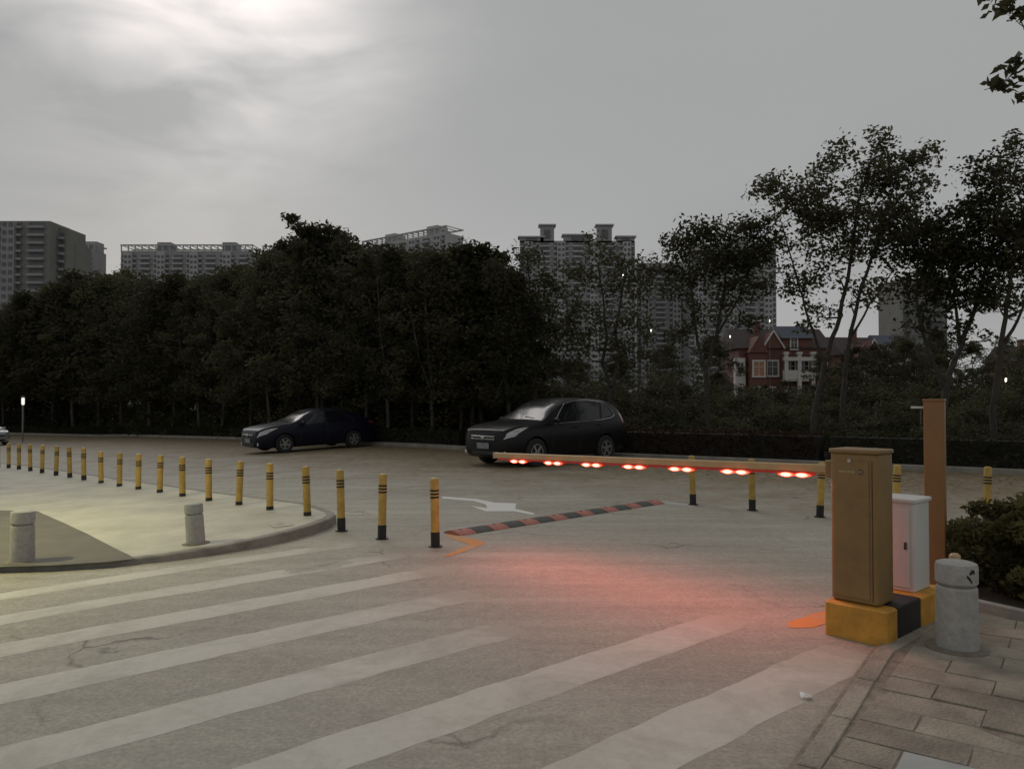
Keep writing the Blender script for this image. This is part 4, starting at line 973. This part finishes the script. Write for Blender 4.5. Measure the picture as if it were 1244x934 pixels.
def hedge(x0, x1, h, w, off, m, label, seed):
    rng = np.random.default_rng(seed); pts = []; core = MB(); ring = []
    px = x0; line = []
    while px <= x1: line.append(line_at(px)); px += 12
    path = []
    for i, q in enumerate(line):
        a, b = line[max(i - 1, 0)], line[min(i + 1, len(line) - 1)]; t = (b - a); t.z = 0; t.normalize(); nn = Vector((-t.y, t.x, 0))
        c = q + nn * (off + w / 2); c.z = zg(c.x) + .10; path.append((c, nn, t))
    base = path[len(path) // 2][0].copy()
    for (c, nn, t), (c2, n2, t2) in zip(path[:-1], path[1:]):
        L_ = (c2 - c).length; n = int(L_ * 330)
        u = rng.uniform(0, 1, n); s = rng.uniform(-1, 1, n); z = rng.uniform(0.02, 1, n)
        onf = rng.uniform(0, 1, n); s = np.where(onf < .55, -1 + rng.uniform(0, .25, n), s); z = np.where(onf > .72, 1 - rng.uniform(0, .16, n), z)
        hh = h * (1 + .06 * np.sin(u * 3 + c.x * 2.1) + rng.normal(size=n) * .03)
        for k in range(n):
            p = c.lerp(c2, u[k]) + nn * (s[k] * w / 2) - base; pts.append((p.x, p.y, p.z + z[k] * hh[k]))
    n0 = 0
    for i, (c, nn, t) in enumerate(path):
        for o, zz in ((-w * .38, -.02), (-w * .38, h * .84), (w * .38, h * .84), (w * .38, -.02)): p = c + nn * o - base; core.v.append((p.x, p.y, p.z + zz))
    for i in range(len(path) - 1):
        for k in range(4): core.f.append((i * 4 + k, i * 4 + (k + 1) % 4, i * 4 + 4 + (k + 1) % 4, i * 4 + 4 + k))
    k = len(path) - 1; core.f += [(3, 2, 1, 0), (k * 4, k * 4 + 1, k * 4 + 2, k * 4 + 3)]
    r = empty('hedge', base, 0, label, 'hedge'); link_mesh('foliage', leaves_mesh('foliage', pts, .10, m, rng, .6), r); core.build('blocking_core', mat('dark_blocking_core', (.018, .016, .011), .95), r)  # solid dark core added inside the hedge to block light
hedge(-60, 552, .55, .8, .12, LEAFH, 'long low dark green hedge along the far kerb behind the sedan', 1)
hedge(560, 1000, .72, .9, .12, LEAFR, 'reddish brown low hedge along the kerb behind the suv', 2)
hedge(1006, 1420, .72, .9, .12, LEAFH, 'low dark green hedge along the kerb behind the tall brown post', 3)

# leaf litter scattered over the far roadside
def litter():
    rng = np.random.default_rng(4); pts = []; n = 0
    while n < 5200:
        px = rng.uniform(-40, 1290); q = line_at(px); d = abs(rng.normal()) * 2.2 + .25
        d0 = Vector((q.x, q.y, 0)).normalized(); p = q - d0 * d
        if p.y < 11.5: continue
        pts.append((p.x, p.y, zg(p.x) + .012)); n += 1
    me = leaves_mesh('leaf_litter', np.array(pts), .085, mat('dry_fallen_leaf', (.20, .135, .065), .85, var=.5, scale=3), rng, .6)
    co = np.empty(len(me.vertices) * 3); me.vertices.foreach_get('co', co); co = co.reshape(-1, 4, 3); c = co.mean(1, keepdims=True); co[:, :, 2] = c[:, :, 2] + np.clip(np.abs(co[:, :, 2] - c[:, :, 2]) * .35, 0, .02) ; me.vertices.foreach_set('co', co.reshape(-1)); me.update()
    tag(link_mesh('leaf_litter', me), 'dry brown leaves scattered over the far roadside', 'leaves', kind='stuff')
litter()

# near bush at the right edge of the sidewalk
def near_bush():
    rng = np.random.default_rng(77)
    for j, (px, D, h, w, lab) in enumerate(((1224, 6.3, .74, .46, 'leafy olive bush at the edge of the paved sidewalk'), (1290, 6.0, .86, .5, 'leafy olive bush beyond the picture edge beside the sidewalk'), (1185, 6.9, .50, .36, 'lower leafy bush between the brown post and the sidewalk bush'))):
        b = at(px, 700, D); b.z = 0.0; cl = []
        for i in range(70):
            a = rng.uniform(0, 6.28); t = rng.uniform(.08, 1); r_ = w * math.sqrt(rng.uniform(0, 1)) * math.sqrt(max(.25, 1 - (t * .9) ** 2)); cl.append((r_ * math.cos(a), r_ * math.sin(a), h * t))
        stems = [([(.05 * math.cos(q), .05 * math.sin(q), -.05), (.14 * math.cos(q * 1.3), .14 * math.sin(q * 1.3), h * .4), (.26 * math.cos(q * 1.3), .26 * math.sin(q * 1.3), h * .8)], .014, .005) for q in range(6)]
        ms = grow('bush', cl, stems, None, .062, 75, rng, LEAFB, BARK, clump_r=.125)
        put('bush', ms, b, 1, 0, lab, 'bush', None, ('stem', 'foliage'))
    bed = [P(1152, 744), P(1190, 743), P(1244, 757), P(1330, 775), P(1420, 700), P(1170, 690)]
    sheet('flower_bed', [(p.x, p.y) for p in bed], SOIL, 0.040)
    # kerb of the bed
    mb = MB(); a, c = P(1182, 743), P(1330, 778); d = (c - a); mid = (a + c) / 2
    mb.box((mid.x, mid.y, .045), (d.length, .07, .11), math.atan2(d.y, d.x), .01); tag(mb.build('bed_kerb', mat('pale_bed_kerb', (.30, .285, .25), .85, var=.2, scale=6), smooth=40), kind='structure')
near_bush()

# tree whose twigs hang into the upper right corner
def overhang():
    rng = np.random.default_rng(15); b = Vector((6.6, 6.2, 0)); sc = 6.2 / F; D = 6.2
    def L3(px, py, D_=D): return at(px, py, D_) - b
    cl = [L3(1213, 8), L3(1228, 4), L3(1236, 18), L3(1222, 14), L3(1205, 6), L3(1212, 105), L3(1224, 108), L3(1222, 84), L3(1236, 76), L3(1238, 98), L3(1206, 102), L3(1244, 118)]
    main = [L3(1215, 0, 6.2), L3(1250, 90, 6.2)]
    stems = [([(0, 0, -.1), (-.05, .02, 1.5), (-.1, 0, 2.8), (-.35, 0, 3.6), (-.8, .0, 4.3)], .13, .05), ([(-.1, 0, 2.7), (-.7, 0, 3.5), tuple(L3(1300, 60)), tuple(L3(1258, 82)), tuple(L3(1232, 90))], .05, .006), ([(-.35, 0, 3.6), (-1.0, .0, 4.2), tuple(L3(1290, -30)), tuple(L3(1252, -12)), tuple(L3(1222, 2))], .045, .006)]
    out = []
    for i in range(90):
        a = rng.uniform(0, 6.28); r_ = rng.uniform(.1, 1.5); out.append(Vector((-.5 + r_ * math.cos(a), r_ * math.sin(a), 4.6 + rng.uniform(-.5, 1.4))))
    out = [o for o in out if (lambda w: (w.x / w.y) > .72 or w.z > 5.4)(o + b)]
    tm, cm = grow('o', cl + out, stems, None, .105, 13, rng, LEAF, BARK, clump_r=.10)
    put('overhanging_tree', (tm, cm), b, 1, 0, 'tree whose dark leafy twigs hang into the upper right corner of the sky', 'tree', None)
overhang()

# ------------------------------------------------------------------ buildings
CONC = mat('grey_apartment_concrete', (0.29, 0.292, 0.29), 0.9, var=.1, scale=.2); CONC2 = mat('light_apartment_concrete', (0.40, 0.40, 0.395), 0.9, var=.1, scale=.2); CONC3 = mat('warm_apartment_concrete', (0.20, 0.198, 0.18), 0.9, var=.12, scale=.2)  # greyed tones put the distant haze into the tower colours
WIN = mat('dark_apartment_glass', (0.10, 0.104, 0.11), 0.4, var=.3, scale=.5)
def tower(x0, x1, top, D, depth, label, m1=CONC, m2=CONC2, rz=0.0, crown='frame', turrets=(), fl=3.1, name='apartment_tower'):
    """a slab of bays: wall, per floor slabs and balconies, windows, roof crown; local x across, y back"""
    a = at(x0, HOR, D); c = at(x1, HOR, D); Wd = (c.x - a.x); Ht = at(x0, top, D).z + 1.2; base = Vector(((a.x + c.x) / 2, D, zg(a.x)))
    t = empty(name, base, rz, label, 'building'); H = Ht
    nb = max(2, int(Wd / 9)); bw = Wd / nb; wall = MB(); bal = MB(); win = MB(); pier = MB()
    wall.box((0, depth / 2, H / 2 - 3), (Wd, depth, H + 4 - 2))
    nf = int((H - 3) / fl); rnd = random.Random(int(x0) + 999)
    for b in range(nb):
        xc = -Wd / 2 + (b + .5) * bw; proud = b % 2 == 0
        if proud: pier.box((xc, -.9, H / 2 - 2), (bw * .5, 1.8, H - 1.5))
        for f in range(nf):
            z = 1.5 + f * fl
            if proud:
                for sx in (-.12, .12): win.box((xc + sx * bw, -1.85, z + 1.2), (bw * .15, .16, 1.6))
                bal.box((xc - bw * .36, -.6, z + .35), (bw * .2, 1.2, .9)); bal.box((xc + bw * .36, -.6, z + .35), (bw * .2, 1.2, .9))
                win.box((xc - bw * .36, -.05, z + 1.6), (bw * .17, .16, 1.5)); win.box((xc + bw * .36, -.05, z + 1.6), (bw * .17, .16, 1.5))
            else:
                bal.box((xc, -.7, z + .4), (bw * .62, 1.4, 1.0)); win.box((xc, -.05, z + 1.75), (bw * .55, .16, 1.5))
    wall.build('wall', m1, t); pier.build('bay', m2, t)
    tag(bal.build('balconies', m2, t), kind='stuff'); tag(win.build('windows', WIN, t), kind='stuff')
    if crown == 'frame':
        r = MB(); z = H - 2 + 3.4
        r.box((0, .5, z), (Wd + 1, .9, .7)); r.box((0, depth - .5, z), (Wd + 1, .9, .7))
        k = max(3, int(Wd / 4))
        for i in range(k + 1): r.box((-Wd / 2 + i * Wd / k, .5, z - 2.0), (.55, .6, 4.2)); r.box((-Wd / 2 + i * Wd / k, depth / 2, z + .1), (.4, depth - 1, .4))
        r.build('roof_frame', m2, t)
        for i in range(max(1, int(Wd / 26))):
            n = max(1, int(Wd / 26)); MB().box((-Wd / 2 + (i + .62) * Wd / n, depth * .5, H - 2 + 2.6), (8, depth * .6, 6)).build('stair_house', m1, t)
    for (xf, w_, hh) in turrets:
        tb = MB().box((xf * Wd, 3, H + hh / 2 - 3), (w_, 6, hh)).build('turret', m1, t)
        MB().box((xf * Wd, 3, H + hh - 2.7), (w_ + 2.2, 8, .8)).build('turret_cap', m2, tb)
        MB().box((xf * Wd, -.2, H + hh * .45 - 2.5), (w_ * .45, .4, hh * .5)).build('turret_opening', WIN, tb)
    return t
tower(-70, 58, 263, 300, 14, 'nearest dark apartment block with stepped top at the left end', CONC3, CONC, crown=None)
tower(59, 78, 271, 306, 14, 'narrow lower step wing beside the stepped dark apartment block', CONC3, CONC, crown=None, name='apartment_wing')
tower(79, 89, 290, 312, 12, 'small lowest wing beside the stepped dark apartment block', CONC3, CONC3, crown=None, name='apartment_wing')
tower(91, 112, 300, 460, 14, 'slim apartment tower with open roof frame beside the stepped block', CONC, CONC2)
tower(145, 305, 301, 450, 15, 'long apartment slab with an open roof frame and grey bays', CONC, CONC2)
tower(318, 352, 302, 520, 15, 'low apartment block half hidden behind the spiky treetop', CONC, CONC, crown='frame')
tower(415, 560, 288, 430, 14, 'apartment slab turned obliquely with a slanting open roof frame', CONC2, CONC2, rz=R(-38))
tower(632, 772, 291, 450, 16, 'apartment tower block with two roof turrets', CONC, CONC2, crown=None, turrets=((-.264, 8, 10), (.236, 8.5, 10), (-.40, 14, 3), (.0, 16, 4.2), (.42, 10, 3.2)))
tower(774, 832, 318, 465, 15, 'lower apartment wing adjoining the turreted block', CONC, CONC2, crown=None, name='apartment_wing')
tower(838, 944, 296, 440, 16, 'apartment tower seen through the rounded tree beside the villa', CONC, CONC2, crown='frame')
tower(1098, 1152, 335, 240, 16, 'plain grey apartment block glimpsed behind the broad forking tree', CONC3, CONC3, crown=None)

BRICK = mat('red_brick_wall', (0.135, 0.058, 0.042), 0.85, var=.18, scale=2.5); WHT = mat('cream_render', (0.52, 0.50, 0.46), 0.8, var=.08, scale=1); ROOF = mat('dark_tile_roof', (0.05, 0.035, 0.034), 0.8, var=.2, scale=2); ROOFB = mat('blue_slate_roof', (0.06, 0.07, 0.095), .7)
PANE = mat('villa_window_glass', (0.03, 0.03, 0.033), .15); PANEO = mat('warm_lit_villa_window', (.2, .09, .05), .3, emit=(1, .42, .2, .03))
def prism(mb, x0, x1, y0, y1, z0, zr, axis='y'):
    if axis == 'y':   # ridge along y, gable faces the viewer
        m_ = (x0 + x1) / 2; n = len(mb.v); mb.v += [(x0, y0, z0), (x1, y0, z0), (m_, y0, zr), (x0, y1, z0), (x1, y1, z0), (m_, y1, zr)]
    else:
        m_ = (y0 + y1) / 2; n = len(mb.v); mb.v += [(x0, y1, z0), (x0, y0, z0), (x0, m_, zr), (x1, y1, z0), (x1, y0, z0), (x1, m_, zr)]
    mb.f += [tuple(n + i for i in f) for f in ((0, 1, 2), (5, 4, 3), (0, 3, 4, 1), (1, 4, 5, 2), (2, 5, 3, 0))]; return mb
def villa(loc, rz, label, s=1.0):
    v = empty('villa', loc, rz, label, 'house'); v.scale = (s, s, s)
    MB().box((5.6, 4, 4.0), (11.0, 8, 8.0)).build('wall', BRICK, v)
    def window(x0, x1, z0, z1, y, pane=PANE, fr=.14):
        f = MB(); w = x1 - x0; h = z1 - z0; xc, zc = (x0 + x1) / 2, (z0 + z1) / 2
        f.box((xc, y - .06, z1 + fr / 2), (w + 2 * fr, .16, fr)); f.box((xc, y - .08, z0 - fr / 2), (w + 2 * fr + .1, .22, fr)); f.box((x0 - fr / 2, y - .06, zc), (fr, .16, h)); f.box((x1 + fr / 2, y - .06, zc), (fr, .16, h)); f.box((xc, y - .05, zc), (.07, .1, h)); f.box((xc, y - .05, zc + h * .12), (w, .1, .06))
        o = f.build('window', WHT, v); MB().box((xc, y - .012, zc), (w, .03, h)).build('pane', pane, o)
    # brick bay with gable, left
    MB().box((2.05, -.7, 3.4), (2.0, 1.4, 8.0)).build('bay', BRICK, v); window(1.45, 2.65, 4.6, 6.3, -1.4, PANEO, .2); window(1.5, 2.6, 1.2, 3.2, -1.4)
    prism(MB(), .85, 3.25, -1.6, 4, 7.4, 9.4).build('gable', BRICK, v)
    MB().box((.1, -.2, 3.4), (1.2, .8, 6.8)).build('side_bay', WHT, v); window(-.25, .45, 4.9, 6.2, -.6); window(-.25, .45, 1.6, 3.2, -.6)
    # middle bay
    window(3.55, 4.75, 4.7, 6.4, 0.0, PANE, .2); window(3.6, 4.7, 1.4, 3.2, 0.0)
    g = prism(MB(), 3.0, 5.4, -.3, 4, 8.0, 10.0).build('gable', BRICK, v)
    for s_ in (-1, 1): MB().tube([(4.2 + s_ * 1.35, -.42, 7.95), (4.2, -.42, 10.1)], .11, 6).build('barge_board', WHT, g)
    # right bay with white loggia
    for x in (5.5, 7.1, 8.75): MB().box((x, -.9, 3.6), (.42, .42, 7.4)).build('column', WHT, v); MB().box((x, -.9, 7.35), (.6, .6, .3)).build('capital', WHT, v)
    MB().box((7.1, -.9, 6.65), (3.9, .5, .45)).build('lintel', WHT, v); MB().box((7.1, -.8, 4.75), (3.9, .4, 1.1)).build('parapet', WHT, v); MB().box((7.1, -.4, 4.1), (3.9, 1.0, .25)).build('balcony_floor', WHT, v)
    for x in (6.3, 7.95): window(x - .55, x + .55, 4.9, 6.4, 0.0, PANE, .12); window(x - .5, x + .5, 1.2, 3.2, 0.0)
    window(6.4, 7.1, 7.9, 9.2, -.08); MB().box((7.2, 2, 8.6), (3.6, 4.1, 1.4)).build('attic_wall', BRICK, v)
    prism(MB(), 5.2, 9.2, -.4, 5, 9.2, 10.9, 'x').build('attic_roof', ROOFB, v)
    for x in (9.6, 10.5): window(x - .25, x + .25, 4.9, 6.3, 0.0)
    prism(MB(), -.3, 11.5, -.35, 8.4, 8.0, 10.7, 'x').build('roof', ROOF, v)
    ch = MB().box((3.2, 3.0, 10.6), (.7, .7, 2.0)).build('chimney', BRICK, v); MB().box((3.2, 3.0, 11.65), (.9, .9, .2)).build('chimney_cap', WHT, ch)
    return v
vp = at(897, HOR, 94); villa((vp.x, 94, 0), 0.0, 'red brick villa with white framed windows, gables and a white loggia')
vp = at(1026, HOR, 100); villa((vp.x, 100, 0), R(8), 'second brick villa glimpsed behind the tallest tree', .95)
vp = at(1228, HOR, 125); villa((vp.x, 125, 0), R(-5), 'third brick villa glimpsed at the right edge between trees', 1.0)
# white balustrade in the villa garden
bp = at(868, 480, 70); t = empty('balustrade', (bp.x, 70, zg(bp.x)), 0, 'short white garden balustrade below the brick villa', 'railing')
MB().box((2.2, 0, 1.55), (4.4, .16, .12)).build('rail', WHT, t)
for k in range(5): MB().box((k * 1.1, 0, 1.0), (.22, .22, 2.0 if k in (1, 4) else 1.5)).build('baluster', WHT, t)

# ------------------------------------------------------------------ lamps of the place
def park_lamp(px, py, D, label, em=(1, .93, .75, 2.2), hpx=None, s=1.0):
    q = at(px, py, D); z0 = zg(q.x) + (.1 if hedge_dist(q.x, q.y) < 0 else 0); h = q.z - z0
    t = empty('park_lamp', (q.x, q.y, z0), 0, label, 'lamp', None)
    MB().lathe([(.05 * s, -.05), (.045 * s, h - .2 * s), (.03 * s, h - .19 * s)], 10).build('pole', mat('lamp_pole_grey', (.22, .22, .21), .5, metal=.3), t)
    MB().lathe([(.06 * s, h - .2 * s), (.09 * s, h - .12 * s), (.09 * s, h + .22 * s), (.05 * s, h + .26 * s)], 12).build('lantern', mat('lit_lantern_%d' % int(em[3] * 10), (.8, .78, .7), .4, emit=em), t, smooth=40)
    MB().lathe([(.15 * s, h + .26 * s), (.13 * s, h + .30 * s), (.04 * s, h + .36 * s)], 12).build('hood', mat('lamp_hood', (.05, .05, .05), .5), t, smooth=40)
park_lamp(28, 488, 49, 'slim lit park lamp standing by the far hedge at the left', (1, .97, .88, .9), s=1.0)
park_lamp(791, 402, 62, 'small lit lamp shining between the thin tree and the rounded tree', (1, .97, .85, 5.0), s=.42)
park_lamp(935, 390, 88, 'lit lamp above the roof of the red brick villa', (1, .95, .85, 5.0), s=.42)
park_lamp(1162, 380, 60, 'lit lamp seen through the broad forking tree', (1, .95, .8, 5.0), s=.42)
park_lamp(757, 335, 60, 'high lit lamp in front of the turreted apartment block', (1, .95, .85, 5.0), s=.42)
park_lamp(887, 409, 75, 'lit lamp just left of the red brick villa', (1, .95, .85, 5.0), s=.42)
park_lamp(1222, 462, 40, 'low lit lamp at the right edge beyond the hedge', (1, .95, .85, 5.0), s=.42)
park_lamp(708, 414, 58, 'dim lit lamp behind the twin stemmed tree', (1, .95, .85, 5.0), s=.42)

# street lamp whose greenish yellow light falls on the pale pavement, left of the picture
def street_lamp():
    b = Vector((-9.4, 6.6, zg(-9.4))); t = empty('street_lamp', b, 0, 'tall street lamp with a greenish yellow light over the pale pavement', 'lamp')
    pm = mat('galvanised_pole', (.3, .3, .29), .45, metal=.5)
    MB().lathe([(.09, 0), (.075, 2.5), (.05, 5.2)], 14).build('pole', pm, t, smooth=40)
    MB().tube([(0, 0, 5.15), (.3, .12, 5.42), (.9, .35, 5.5)], .035, 8).build('arm', pm, t, smooth=40)
    hd = MB().box((1.15, .45, 5.5), (.55, .24, .10), .37, .03).build('lamp_head', pm, t, smooth=40)
    MB().box((1.15, .45, 5.44), (.42, .18, .025), .37, .006).build('diffuser', mat('lit_diffuser', (.8, .8, .6), .4, emit=(1, .95, .55, 4)), hd)
    ld = bpy.data.lights.new('street_lamp_light', 'SPOT'); ld.energy = 1900; ld.color = (1.0, .91, .42); ld.spot_size = R(140); ld.spot_blend = .9; ld.shadow_soft_size = .15
    lo = bpy.data.objects.new('street_lamp_light', ld); COL.objects.link(lo); lo.parent = hd; lo.location = (1.15, .45, 5.40); lo.rotation_euler = (R(6), R(8), 0)
street_lamp()
